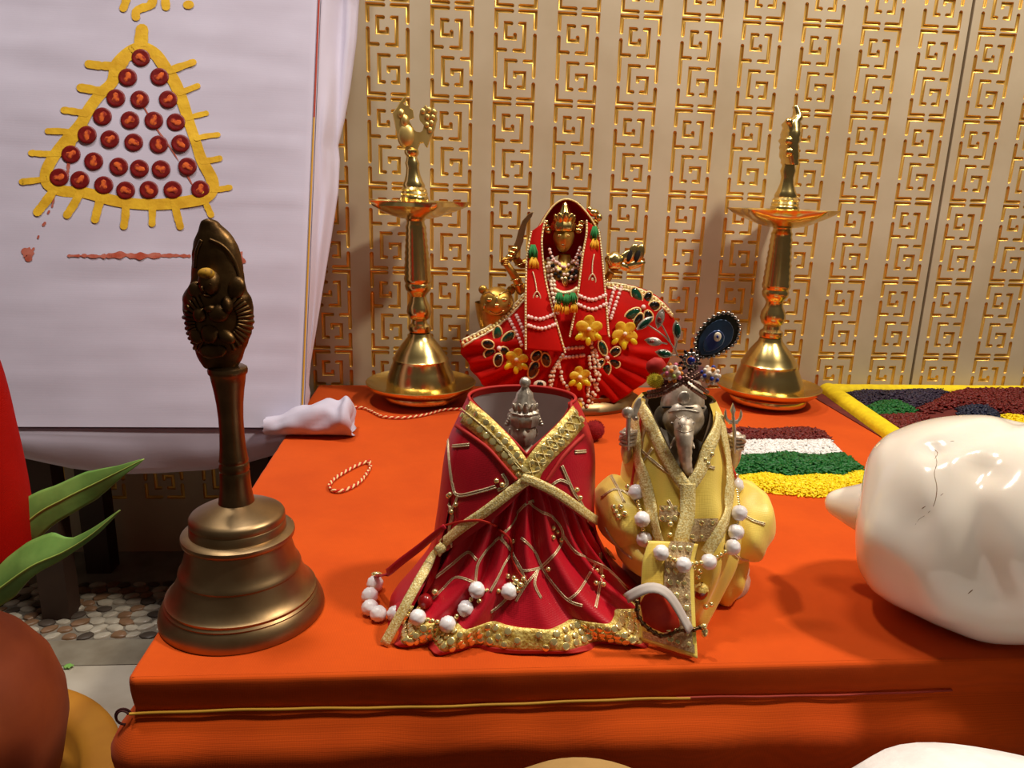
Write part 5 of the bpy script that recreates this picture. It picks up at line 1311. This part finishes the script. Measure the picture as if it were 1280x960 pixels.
# edging along the top of the skirt
for pts in ([(575,428),(588,421),(602,414),(617,405),(632,393),(645,380),(656,367)], [(757,354),(775,356),(792,360),(810,367),(826,378),(838,390)]):
    for off, r in ((0, 1.6), (6, 1.6)):
        pa = FK.path([(u+off*.25, v+off) for u, v in pts], .001, 3)
        if len(pa) > 1:
            q = G(); q.tube([p+n*(.0006*sin(i*1.9)) for i, (p, n) in enumerate(pa)], r*gsc, 6); obj('gold_edging', q, MT['cord'], skg, ang=0)
    pa = FK.path([(u+.8, v+3) for u, v in pts], .0014, 4.2); q = G()
    for i, (p, n) in enumerate(pa): q.ball(p, .0022, 7, 5)
    o = obj('edging_beads', q, MT['gold_pale'], skg, ang=0); o['kind'] = 'stuff'
# jewelled leaf sprays
def leafspray(u, v, petals, r=.0024):
    h = FK.hit(u, v, .002)
    if not h: return
    c, n = h; q = G(); q.ball(c+V((0,-.001,0)), .0030, 12, 8); pr_ = obj('spray_pearl', q, MT['pearl_p'], skg, ang=0)
    for a, dist_, l, w_, m in petals:
        a_ = rad(a); p = c + V((cos(a_), 0, sin(a_)))*dist_*gsc + V((0, -.0005, 0)); hh = FK.hit(u+cos(a_)*dist_, v-sin(a_)*dist_, .0018)
        if hh: p = hh[0]
        rot = Matrix.Rotation(-a_, 3, 'Y'); K_ = 16
        ol = [(cos(t)*l*gsc*1.25, sin(t)*w_*gsc*1.35) for t in [2*PI*i/K_ for i in range(K_)]]
        q = G(); q.tube([p + rot @ V((x, 0, z)) for x, z in ol], .0011, 6, closed=True); st = obj('gem_setting', q, MT['gold_pale'], pr_, ang=0)
        q = G(); q.ball(p, (l*gsc*1.12, .0022, w_*gsc*1.2), 14, 8, rot=rot); obj('leaf_gem', q, MT[m], pr_, ang=0)
gk = mat('black_glass_gem', '12100E', .08, coat=.8); MT['black_gem'] = gk
leafspray(624, 434, [(95,16,8,4,'green_gem'),(45,16,8,4,'green_gem'),(165,14,6,4,'black_gem'),(215,14,6,4,'black_gem'),(265,15,6.5,4,'black_gem'),(-40,9,5,3.5,'black_gem')])
leafspray(678, 434, [(110,14,8,4.5,'green_gem'),(60,14,8,4,'green_gem'),(20,14,7,4,'green_gem'),(235,13,6,4,'black_gem'),(285,16,7,4,'black_gem'),(250,30,9,4.5,'black_gem')])
leafspray(758, 446, [(35,12,6,4,'black_gem'),(-35,12,6,4,'black_gem'),(-95,16,7,4,'black_gem'),(115,12,8,3.5,'green_gem'),(-140,12,6,3,'black_gem')])
leafspray(803, 384, [(120,16,9,4.5,'green_gem'),(65,13,6,4,'black_gem'),(5,14,6,4.5,'black_gem'),(215,16,9,4.5,'green_gem'),(250,18,8,4,'black_gem'),(300,13,6,4,'black_gem')])
h = FK.hit(673, 479, .003)
q = G(); q.ball(h[0], (8*gsc, .003, 5.5*gsc), 14, 8); e0 = obj('eye_jewel', q, MT['pearl_s'], skg, ang=0); q = G(); q.ball(h[0]+V((0,-.002,0)), (4.4*gsc, .002, 4*gsc), 12, 8); obj('eye_jewel_stone', q, MT['black_gem'], e0, ang=0)
# yellow cloth flowers
yo = mat('yellow_organza', 'E8BE28', .5, col2='D8A81C', scale=120, trans=.1)
def flower(u, v, R, S_=None, petals=5, off=0):
    h = (S_ or FK).hit(u, v, .003)
    if not h: return
    c = h[0] + V((0, -.0015, 0)); q0 = G(); q0.ball(c+V((0,-.0030,0)), .0026, 12, 8); f0 = obj('flower_pearl', q0, MT['pearl_s'], skg, ang=0)
    for k in range(petals):
        a = 2*PI*k/petals+off; q = G(); rot = Matrix.Rotation(-a, 3, 'Y')
        q.ball(c + V((cos(a), 0, sin(a)))*R*.55*gsc + V((0, .001*(k % 2), 0)), (R*.55*gsc, .0022, R*.46*gsc), 16, 8, rot=rot, fn=lambda p: p + V((0, -.9*p.x*p.x + .25*sin(9*math.atan2(p.z, p.x)), 0)))
        obj('petal', q, yo, f0, ang=0)
    for k in range(3):
        a = rad(-90+50*(k-1)); p = c + V((cos(a), 0, sin(a)))*R*1.0*gsc + V((0,-.002,0)); q = G(); q.ball(p, (3.4*gsc, .0018, 5.2*gsc), 12, 8, rot=Matrix.Rotation(-(a+PI/2), 3, 'Y')); obj('yellow_gem', q, mat('yellow_glass_gem', 'D8C020', .08, coat=.8) if 'yellow_glass_gem' not in bpy.data.materials else bpy.data.materials['yellow_glass_gem'], f0, ang=0)
SKB = FK
class Two:
    def __init__(s, *S_): s.S = S_
    def hit(s, u, v, lift=0):
        hs_ = [x for x in (S.hit(u, v, lift) for S in s.S) if x]
        return min(hs_, key=lambda h: (h[0]-CAM).length) if hs_ else None
    path = Surf.path
ALL = Two(FK, BLs, BRs)
flower(735, 411, 15, ALL, 5, .3); flower(779, 416, 15, ALL, 5, .9); flower(646, 450, 13, ALL, 5, .1); flower(723, 470, 12, ALL, 5, .5)
# strings of cream pearls hanging down the front
for pts in ([(703,444),(694,458),(689,474),(692,488),(702,497),(716,503),(730,503),(739,494),(743,478),(743,458),(740,440),(738,424)], [(700,449),(690,464),(686,480),(691,493),(704,501),(720,508),(734,506),(742,496),(747,478),(747,455),(743,438)], [(698,455),(702,470),(708,486),(716,496),(728,498),(735,488),(737,470),(736,446)]):
    pearls(ALL, pts, skg, 'c', .0024, 4.2, .0028)
gt = Surf(body_g.data and g) if False else FSg
TB = Two(FSg, BLs, FK)
pearls(TB, [(680,306),(683,322),(687,340),(689,358),(692,374),(697,392)], body_g, 'c', .0026, 4.2, .003)
pearls(TB, [(684,312),(688,330),(692,348),(694,364),(699,384)], body_g, 'c', .0024, 4.2, .003)
for pts, kinds in (([(687,312),(690,321),(697,330),(706,335),(714,330),(720,322),(725,310)], 'pp'), ([(689,322),(693,333),(701,341),(709,343),(717,336),(722,326),(727,316)], 'kpc'), ([(690,330),(695,342),(703,348),(711,348),(719,340),(725,328)], 'kkc'), ([(722,330),(718,345),(712,350)], 'pk')):
    for i, (u, v) in enumerate(dense(pts, 3.4)):
        h = FSg.hit(u, v, .0025)
        p = h[0] if h else at(u, v, -.112)
        inst('necklace_bead', pear_me[kinds[i % len(kinds)]], p, body_g, scale=.0021)
q = G(); p = FSg.hit(706, 352); p = p[0] if p else at(706, 352, -.115)
q.ball(p+V((0,-.003,0)), (4*gsc, 3*gsc, 7*gsc), 12, 8); obj('brooch', q, MT['brass'], body_g, ang=0)
for u, v, m in ((699,372,gm),(708,374,gm),(716,372,gm),(697,384,ym),(707,386,ym),(717,384,ym)): tuft(u, v, -.150, m, 12, 11, body_g, 'waist_tassel', 5)
q = G(); q.tube([at(u, v, -.146) for u, v in dense([(692,361),(702,366),(714,365),(722,360)], 3)], 2.6*gsc, 8); obj('waist_cord', q, MT['cord'], body_g, ang=0)
# ------------------------------------------------------------------ big white conch
lo_, hi_ = -0.70, -0.20
for _ in range(50):                       # the depth at which the shell rests on the cloth
    Yc = (lo_+hi_)/2; c = at(1245, 659, Yc+.03); s = pxs(c)
    if c.z > H + 134*s: lo_ = Yc
    else: hi_ = Yc
conch = thing('conch_shell', 'large polished white conch shell with a blunt pointed tip on the orange cloth', 'conch', (c.x, Yc, H))
ax = [(1031,627,1.5),(1034,627,9),(1040,628,14.5),(1050,629.5,19.5),(1062,632,25),(1074,634,30),(1082,635,34),(1078,636,52),(1078,637,62),(1082,637,76),(1090,638,88),(1103,640,101),(1125,642,113),(1150,644,122),(1180,648,131),(1215,653,136),(1250,659,138),(1290,665,137),(1330,671,130),(1370,677,116),(1405,682,98),(1430,686,76),(1445,688,52),(1452,690,25),(1454,690,4)]
g = G(); rows = []
axd = (at(1400, 682, Yc-.014) - at(1040, 628, Yc+.085)).normalized()
e1 = V((0,0,1)); e1 = (e1 - axd*e1.dot(axd)).normalized(); e2 = axd.cross(e1)
for u, v, r in smooth_tab(ax, 5):
    u = u if u < 1076 else 1079+(u-1076)*.97
    p = at(u, v, Yc + .085 - (u-1040)/400*.11); sc_ = pxs(p); row = []
    for j in range(96):
        a = 2*PI*j/96; rr = max(0.3, r)*sc_
        d = e1*cos(a)+e2*sin(a); k = 1.0
        if u > 1076:
            w_ = min(1, (u-1076)/40)
            k += w_*(.035*noise.noise(V((u*.012, cos(a)*1.3, sin(a)*1.3))) - .02*math.cos(3*a+u*.011)*0.6)
        row.append(p + d*rr*k)
    rows.append(row)
g.grid(rows, cu=True)
S0 = Surf(g)
def dent(curves):
    pts = []
    for cur, depth, wd in curves:
        pts.append(([h[0] for h in S0.path(cur, 0, 3)], depth, wd))
    for i, p in enumerate(g.v):
        for P_, depth, wd in pts:
            if not P_: continue
            d = min((p-q).length for q in P_)
            if d < wd*3: p = p + (c - p).normalized()*depth*math.exp(-(d/wd)**2)
        g.v[i] = p
dent([([(1163,560),(1172,580),(1172,610),(1165,632),(1150,648)], .0015, .006), ([(1222,588),(1212,612),(1214,645),(1222,690),(1245,745)], .006, .012), ([(1163,560),(1195,552),(1240,532),(1285,522)], .0035, .008), ([(1100,672),(1130,690),(1160,725),(1180,760)], -.004, .014), ([(1090,600),(1120,630),(1135,655)], .003, .02), ([(1240,575),(1262,550),(1290,540)], .004, .012)])
g.v = [V((p.x, p.y, max(p.z, H+.0012))) for p in g.v]
cs = obj('shell', g, MT['conch'], conch, ang=0); CSf = Surf(g)
for pts, r, m in (([(1168,566),(1171,578),(1168,592),(1171,608),(1170,622),(1166,634),(1158,643),(1148,650),(1142,660)], .55, 'crack'), ([(1165,560),(1172,566),(1168,574)], .5, 'crack'), ([(1186,552),(1194,551)], .5, 'crack'), ([(1152,636),(1158,632)], .6, 'crack'), ([(1210,742),(1216,737)], .9, 'crack'), ([(1175,620),(1180,616)], .5, 'crack'), ([(1090,682),(1092,640),(1100,600)], .01, 'crack')):
    pa = CSf.path(pts, -.0001, 2)
    if len(pa) > 1 and r > .1:
        q = G(); q.tube([p for p, n in pa], lambda t: r*s*(1-.6*abs(2*t-1)), 5); obj('hairline_crack', q, mat('brown_crack', '8A6A4E', .8) if 'brown_crack' not in bpy.data.materials else bpy.data.materials['brown_crack'], cs, ang=0)

# ------------------------------------------------------------------ coloured rice: stripes behind the yellow idol, and the mat by the wall
def inside(p, poly):
    x, y = p; r = False; n = len(poly)
    for i in range(n):
        x1, y1 = poly[i]; x2, y2 = poly[(i+1) % n]
        if (y1 > y) != (y2 > y) and x < (x2-x1)*(y-y1)/(y2-y1)+x1: r = not r
    return r
def rice(name, poly_px, m, n, label, gl, gw, hmax, z0=H, group=None):
    P_ = [tuple(on(u, v, z0)[:2]) for u, v in poly_px]
    xs = [p[0] for p in P_]; ys = [p[1] for p in P_]
    g = G()
    def dist_edge(x, y):
        d = 9
        for i in range(len(P_)):
            a = V((*P_[i], 0)); b = V((*P_[(i+1) % len(P_)], 0)); p = V((x, y, 0)); ab = b-a; t = max(0, min(1, (p-a).dot(ab)/max(1e-12, ab.length_squared))); d = min(d, (p-a-ab*t).length)
        return d
    def hgt(x, y): return hmax*(1-math.exp(-dist_edge(x, y)/.007))
    # bed under the grains
    nx_ = 26; cell = max(xs)-min(xs)
    for i in range(nx_):
        for j in range(nx_):
            x0 = lerp(min(xs), max(xs), i/nx_); x1 = lerp(min(xs), max(xs), (i+1)/nx_); y0 = lerp(min(ys), max(ys), j/nx_); y1 = lerp(min(ys), max(ys), (j+1)/nx_)
            if all(inside(p, P_) for p in ((x0,y0),(x1,y0),(x1,y1),(x0,y1))):
                g.add([(x, y, z0+hgt(x, y)*.8) for x, y in ((x0,y0),(x1,y0),(x1,y1),(x0,y1))], [(0,1,2,3)])
    k = 0; tries = 0
    while k < n and tries < n*20:
        tries += 1; x = rnd.uniform(min(xs)-.001, max(xs)+.001); y = rnd.uniform(min(ys)-.001, max(ys)+.001)
        if not inside((x+rnd.gauss(0, .0018), y+rnd.gauss(0, .0018)), P_): continue
        k += 1; z = z0 + gw*.45 + (hgt(x, y)*rnd.uniform(.75, 1.12) if inside((x, y), P_) else 0)
        a = rnd.random()*PI; ti = rnd.gauss(0, .28); d = V((cos(a)*cos(ti), sin(a)*cos(ti), sin(ti))); e_ = d.orthogonal().normalized(); f_ = d.cross(e_); l = gl*1.25*rnd.uniform(.8, 1.2); c = V((x, y, z)); w_ = gw*.65
        vs = [c-d*l*.5] + [c - d*l*.22 + e_*w_*cos(q)+f_*w_*sin(q) for q in (0, 2.09, 4.19)] + [c + d*l*.22 + e_*w_*cos(q)+f_*w_*sin(q) for q in (0, 2.09, 4.19)] + [c+d*l*.5]
        g.add(vs, [(0,2,1),(0,3,2),(0,1,3),(1,2,5,4),(2,3,6,5),(3,1,4,6),(4,5,7),(5,6,7),(6,4,7)])
    o = obj(name, g, m, None, smooth=True, ang=0, recalc=False)
    o['kind'] = 'stuff'; tag(o, label, 'rice', group); return o
RM = {k: mat(k+'_rice', a, .5, col2=b, scale=260) for k, a, b in (('maroon', '76120E', '5A0E08'), ('white', 'FCFAF8', 'F0ECEA'), ('green', '0A6A24', '075018'), ('yellow', 'FFE608', 'F6D200'), ('purple', '30203A', '22162C'), ('blue', '1C2240', '141830'))}
rice('rice', [(900,540),(925,537),(960,539),(1000,536),(1028,540),(1038,552),(1000,554),(960,553),(900,556)], RM['maroon'], 1500, 'dark maroon coloured rice, the back stripe behind the yellow robed idol', .0062, .0022, .005, group='rice stripes behind the yellow idol')
rice('rice', [(900,554),(960,552),(1000,553),(1036,551),(1056,571),(1010,572),(965,574),(900,575)], RM['white'], 1900, 'white rice stripe between the maroon and the green rice', .0056, .0020, .005, group='rice stripes behind the yellow idol')
rice('rice', [(900,576),(940,572),(985,569),(1020,573),(1055,569),(1079,588),(1050,597),(1020,594),(985,598),(950,592),(920,597),(900,598)], RM['green'], 1500, 'green coloured rice stripe between the white and the yellow rice', .0075, .0026, .006, group='rice stripes behind the yellow idol')
rice('rice', [(900,600),(930,597),(955,594),(985,599),(1020,596),(1050,598),(1078,590),(1086,606),(1060,614),(1025,622),(985,619),(955,616),(935,610),(900,612)], RM['yellow'], 2300, 'yellow rice stripe, the front one behind the yellow robed idol', .0056, .0020, .006, group='rice stripes behind the yellow idol')
mt = thing('rice_mat', 'yellow edged mat of coloured rice at the wall behind the conch', 'mat', (0.8, -0.2, H))
q = G(); q.box((0.615, -0.36, H+.0004), (0.97, -0.012, H+.0012)); obj('base_cloth', q, mat('mat_maroon_cloth', '6A1812', .8, col2='54100C', scale=90), mt, smooth=False)
def roll(a, b, w_, h_, name):
    a = V(a); b = V(b); n = 60; d = (b-a).normalized(); sd = d.cross(V((0,0,1))); g = G(); rows = []
    for i in range(n+1):
        p = a.lerp(b, i/n); k = 1+.05*noise.noise(V((i*.23, 1, 0))); rows.append([p + sd*(w_*k*cos(t)) + V((0,0,h_*k*max(0, sin(t))**.8)) for t in [PI*j/12 for j in range(13)]])
    g.grid(rows); k = len(rows[0]); g.f.append(list(range(k))); g.m.append(0); g.f.append([n*k+j for j in range(k)]); g.m.append(0)
    return obj(name, g, mat('yellow_roll', 'F0D408', .75, col2='E2C404', scale=120, bump=.25, bscale=300) if 'yellow_roll' not in bpy.data.materials else bpy.data.materials['yellow_roll'], mt, ang=60)
roll((0.652, -.018, H+.0004), (0.6133, -.36, H+.0004), .0135, .0125, 'yellow_border'); roll((0.656, -.016, H+.0004), (0.97, -.016, H+.0004), .012, .010, 'yellow_border'); roll((0.605, -.362, H+.0004), (0.97, -.362, H+.0004), .0125, .011, 'yellow_border')
zt = H+.0014
rice('rice', [(1054,494),(1075,490),(1110,491),(1150,489),(1192,488),(1175,497),(1160,506),(1140,510),(1122,503),(1100,503),(1080,510)], RM['purple'], 1500, 'dark purple rice in the wall side corner of the yellow edged mat', .0056, .0024, .006, zt, 'rice patches on the yellow edged mat')
rice('rice', [(1078,512),(1098,504),(1122,503),(1142,512),(1146,518),(1120,521),(1095,521)], RM['green'], 500, 'small green rice patch between purple and maroon on the mat', .0062, .0026, .006, zt, 'rice patches on the yellow edged mat')
rice('rice', [(1096,522),(1120,521),(1148,519),(1162,524),(1150,535),(1128,548)], RM['maroon'], 700, 'maroon rice patch beside the yellow border, above the conch', .0062, .0024, .006, zt, 'rice patches on the yellow edged mat')
rice('rice', [(1145,513),(1165,505),(1180,496),(1200,489),(1255,488),(1310,489),(1310,530),(1250,518),(1205,509),(1180,512),(1155,520)], RM['maroon'], 2200, 'wide maroon rice area of the mat along the wall at right', .0062, .0024, .007, zt, 'rice patches on the yellow edged mat')
rice('rice', [(1195,512),(1215,508),(1245,512),(1250,524),(1200,524)], RM['blue'], 420, 'dark blue rice patch of the mat just over the conch top', .0058, .0024, .006, zt, 'rice patches on the yellow edged mat')
rice('rice', [(1250,520),(1275,522),(1310,531),(1310,545),(1255,540)], RM['yellow'], 420, 'yellow rice patch of the mat at the right end of the conch', .0056, .0022, .006, zt, 'rice patches on the yellow edged mat')

# ------------------------------------------------------------------ twisted threads and tassels on the table
def twist(label, pts, name, R=.00095):
    t = thing(name, label, 'thread', on(*pts[0])); base = [on(u, v, H+.0024) for u, v in dense(pts, 1.6)]
    for ph, m in ((0, 'thread_r'), (PI, 'thread_w')):
        P_ = []
        L = 0
        for i, p in enumerate(base):
            if i: L += (p-base[i-1]).length
            d = (base[min(len(base)-1, i+1)]-base[max(0, i-1)]).normalized(); sd = d.cross(V((0,0,1))).normalized(); a = L/.0075*2*PI + ph; P_.append(p + sd*R*cos(a) + V((0,0,R*sin(a))))
        q = G(); q.tube(P_, R*1.02, 6); obj('strand', q, MT[m], t, ang=0)
twist('long red and cream twisted thread lying along the foot of the left oil lamp', [(392,511),(415,509.5),(436,509),(455,510),(468,516),(480,521),(505,522),(528,519),(540,516),(556,512),(580,511)], 'twisted_thread')
twist('small loop of red and cream twisted thread between bell and crimson idol', [(463,576),(450,580),(436,587),(420,597),(412,606),(414,612),(424,614),(437,610),(450,602),(459,591),(463,583),(460,577)], 'thread_loop')
tas = thing('red_tassel', 'dark red wool pompom on a cord behind the crimson caped idol', 'tassel', on(742, 552, H))
pc = on(742, 551, H) + V((0, 0, .0128))
q = G(); q.ball(pc, .0105, 16, 12)
for i in range(500):
    z = 1-2*(i+.5)/500; a = i*2.39996; rr = math.sqrt(1-z*z); d = V((rr*cos(a), rr*sin(a), z)); e_ = d.orthogonal().normalized()*.0012; L_ = .0105*rnd.uniform(1.05, 1.25); tip = pc+d*L_
    tip.z = max(tip.z, H+.0006); q.add([pc+d*.009+e_, pc+d*.009-e_, tip], [(0,1,2)])
obj('wool_ball', q, mat('dark_red_wool', '8E0A10', .95), tas, smooth=False)
q = G(); q.tube([pc+V((-.008,0,.004)), on(726,545,H+.006), on(718,535,H+.005), on(716,518,H+.004), on(716,508,H+.004)], .0022, 8); obj('tassel_cord', q, MT['redpipe'], tas, ang=0)
q = G(); q.tube([on(712,492,H+.016), on(720,498,H+.020), on(724,507,H+.014), on(722,516,H+.006)], lambda t: .0050*(1-.4*abs(2*t-1)), 10); obj('yellow_tuft', q, ym, tas, ang=0)
q = G(); q.ball(on(1003, 706, H) if False else on(947, 686, H+.0006), (.0016, .0010, .0006), 8, 6); tag(obj('stray_grain', q, RM['yellow']), 'single yellow rice grain lying right of the yellow robed idol', 'rice grain')

# ------------------------------------------------------------------ clay pot with mango leaves and the red-wrapped coconut at the left
KX, KY = -0.302, -0.50
pot = thing('clay_pot', 'round terracotta pot standing in the ochre bowl under the mango leaves', 'pot', (KX, KY, 0.0064))
g = G(); g.lathe([(.045, .001), (.07, .006), (.092, .042), (.1005, .082), (.1005, .104), (.094, .130), (.080, .153), (.060, .172), (.044, .184), (.040, .196), (.043, .207), (.047, .214), (.046, .218), (.040, .217), (.035, .206), (.035, .192), (.05, .172), (.02, .05), (.001, .05)], (KX, KY, 0.0075), 64); obj('pot_body', g, MT['terracotta'], pot, ang=60)
wrap = thing('wrapped_coconut', 'coconut wrapped in red cotton cloth standing in the pot with leaves', 'coconut', (KX, KY, 0.23))
g = G(); g.ball((KX, KY, .2262+.056), (.053, .053, .056), 24, 16); obj('coconut', g, MT['wood'], wrap, ang=0)
uc = 640 + 0
def sil_r(u, v):
    # radius about the pot axis whose outline passes through the pixel
    d = ray(u, v); d2 = V((d.x, d.y)); o2 = V((KX-CAM.x, KY-CAM.y)); n = V((-d2.y, d2.x)).normalized(); r_ = abs(o2.dot(n)); t = o2.dot(d2)/d2.dot(d2); return r_, (CAM + d*t).z
tabz = [sil_r(u, v) for u, v in ((-60,330),(-25,400),(0,448),(18,520),(33,590),(45,655))]
g = G(); rows = []
prof_ = [(.002, tabz[0][1]+.05), (tabz[0][0]*.55, tabz[0][1]+.03)] + [tuple(x) for x in tabz] + [(tabz[-1][0]*.99, tabz[-1][1]-.006), (tabz[-1][0]*.93, tabz[-1][1]-.012), (tabz[-1][0]*.80, tabz[-1][1]-.012), (.058, tabz[-1][1]-.004)]
for i, (r, z) in enumerate(smooth_tab(prof_, 5)):
    row = []
    for j in range(90):
        a = 2*PI*j/90; f_ = min(1, max(0, (tabz[0][1]-z)/.1)); k = 1 + f_*(.035*sin(a*5+.6)*0 + .02*noise.noise(V((cos(a)*2.5, sin(a)*2.5, z*9))) + .012*math.sin(a*7+z*30)*f_)
        row.append(V((KX + r*k*cos(a), KY + r*k*sin(a), z + f_*.006*sin(a*3+2.2))))
    rows.append(row)
g.grid(rows, cu=True); obj('red_wrap', g, MT['redcoco'], wrap, ang=0)
def leaf(label, mid, wid, up, curl, cup):
    """mid: [(u, v, Y)] along the midrib, wid: half widths in px above / below"""
    P_ = [V(p) for p in dense([tuple(at(*m)) for m in mid], .004)]; n = len(P_); t_ = thing('mango_leaf', label, 'leaf', P_[0], 'mango leaves in the clay pot')
    g = G(); rows = []
    for i, p in enumerate(P_):
        d = (P_[min(n-1, i+1)]-P_[max(0, i-1)]).normalized(); t = i/(n-1); sd = (up - d*up.dot(d)).normalized(); nn = d.cross(sd)
        wa, wb = interp(wid, t); s = pxs(p)
        row = []
        for j in range(13):
            k = (j-6)/6; w_ = (wa if k > 0 else wb)*s
            row.append(p + sd*(k*w_) + nn*((-cup*abs(k)**1.5 + .10*sin(t*14+ (2 if k > 0 else 0))*abs(k))*w_ + curl*.0) )
        rows.append(row)
    g.grid(rows); bl_ = obj('blade', g, MT['leaf'], t_, ang=0, thick=.0006)
    q = G(); q.tube(P_, lambda t: .0013*(1-.8*t)+.0002, 8); obj('midrib', q, MT['leafrib'], t_, ang=0)
    for i in range(3, n-3, 3):
        for sg in (-1, 1):
            a = rows[i][6]; b = rows[min(n-1, i+2)][6+sg*3]; c_ = rows[min(n-1, i+3)][6+sg*5]
            q = G(); q.tube([a, b, c_], .00028, 4); obj('side_vein', q, MT['leafrib'], t_, ang=0)
    return t_
leaf('upper green mango leaf pointing right from under the red cloth', [(-60,770,-.475),(-10,700,-.478),(40,648,-.480),(80,624,-.486),(120,604,-.49),(150,589,-.494),(180,574,-.497)], [(0,3,3),(.2,10,10),(.35,26,24),(.5,31,27),(.62,24,22),(.78,20,18),(.9,8,8),(1,.5,.5)], V((-.25, .45, 1)), 0, .18)
leaf('lower green mango leaf with its upturned edge, over the floor stones', [(-90,810,-.535),(-40,765,-.54),(0,736,-.545),(40,708,-.552),(80,690,-.558),(115,668,-.562),(150,638,-.565)], [(0,3,3),(.25,16,14),(.45,34,18),(.55,38,12),(.66,34,9),(.78,12,5),(.9,6,4),(1,.5,.5)], V((-.2, .5, 1)), 0, .35)
# ochre clay bowl lying by the pot
p1, p2, p3 = [on(u, v, .028) for u, v in ((72, 860), (128, 884), (152, 925))]
ax_, ay_, bx_, by_, cx_, cy_ = p1.x, p1.y, p2.x, p2.y, p3.x, p3.y
D_ = 2*(ax_*(by_-cy_)+bx_*(cy_-ay_)+cx_*(ay_-by_))
ox = ((ax_**2+ay_**2)*(by_-cy_)+(bx_**2+by_**2)*(cy_-ay_)+(cx_**2+cy_**2)*(ay_-by_))/D_
oy = ((ax_**2+ay_**2)*(cx_-bx_)+(bx_**2+by_**2)*(ax_-cx_)+(cx_**2+cy_**2)*(bx_-ax_))/D_
bR = (V((ox, oy, 0)) - V((ax_, ay_, 0))).length
bowl = thing('ochre_clay_bowl', 'wide rimmed ochre clay bowl on the floor under the terracotta pot', 'bowl', (ox, oy, 0.0014))
g = G(); g.lathe([(bR*.55, .0006), (bR*.60, 0), (bR*.82, .008), (bR*.97, .022), (bR, .027), (bR*.99, .030), (bR-.008, .0315), (bR-.022, .0305), (bR-.030, .028), (bR-.034, .022), (bR-.037, .012), (bR-.043, .006), (.0005, .005)], (ox, oy, .0014), 80)
obj('bowl_body', g, MT['ochre'], bowl, ang=50)
# rounded tops of two things standing on the floor in front of the table
wx = at(1375, 945, -.80)
wp = thing('white_fleece_bundle', 'white fuzzy cloth bundle in front of the table, at the bottom right', 'bundle', (wx.x, -.80, 0))
def dome(cx, cy, prof, vt):
    a, b = .15, .45                        # height at which the rounded top shows its crest where the photograph has it
    for _ in range(40):
        tz = (a+b)/2; m = min(proj_v((cx+r*cos(t), cy+r*sin(t), z)) for r, z in prof(tz) for t in [2*PI*i/24 for i in range(24)])
        if m > vt: a = tz
        else: b = tz
    return tz
wprof = lambda tz: [(.06, .001), (.08, .006), (.092, .05), (.098, .10), (.103, tz-.09), (.104, tz-.055), (.100, tz-.032), (.089, tz-.014), (.068, tz-.005), (.036, tz-.001), (.001, tz)]
tz = dome(wx.x, -.80, wprof, 931)
g = G(); g.lathe(wprof(tz), (wx.x, -.80, .0014), 56, fn=lambda r, z, a: r*(1+.02*sin(5*a+z*20)))
o = obj('white_wrap', g, mat('white_fleece', 'F6F4F2', .95, col2='EAE6E4', scale=60, bump=.3, bscale=200), wp, ang=0)
q = G()
for i in range(2600):
    a = rnd.random()*2*PI; k = rnd.random()**.5; r = .104*k; z = tz - .052*(k**3.4); n = V((cos(a)*k, sin(a)*k, 1.0)).normalized(); p = V((wx.x + r*cos(a), -.80 + r*sin(a), z + .001)); d = (n + V((rnd.gauss(0,.5), rnd.gauss(0,.5), rnd.gauss(0,.3)))).normalized(); e_ = d.orthogonal().normalized()*.00018
    q.add([p+e_, p-e_, p+d*rnd.uniform(.0015, .004)], [(0,1,2)])
fz = obj('fuzz', q, bpy.data.materials['white_fleece'], o, smooth=False, recalc=False); fz['kind'] = 'stuff'
bx2 = at(745, 955, -.86); jprof = lambda tz: [(.050, tz-.042), (.052, tz-.040), (.0515, tz-.034), (.045, tz-.020), (.033, tz-.008), (.018, tz-.0018), (.001, tz)]
tz = dome(bx2.x, -.86, jprof, 951)
bp_ = thing('tan_clay_jar', 'tan domed clay jar in front of the table at the bottom edge', 'jar', (bx2.x, -.86, 0))
g = G(); g.lathe([(.03, .001), (.04, .004), (.05, .05), (.056, .10), (.056, tz-.08), (.052, tz-.05), (.05, tz-.042)], (bx2.x, -.86, .0014), 48); obj('jar_body', g, MT['terracotta'], bp_, ang=50)
g = G(); g.lathe(jprof(tz), (bx2.x, -.86, .0014), 48); obj('jar_lid', g, mat('tan_clay_lid', 'B08A50', .75, col2='9C7840', scale=50), bp_, ang=50)
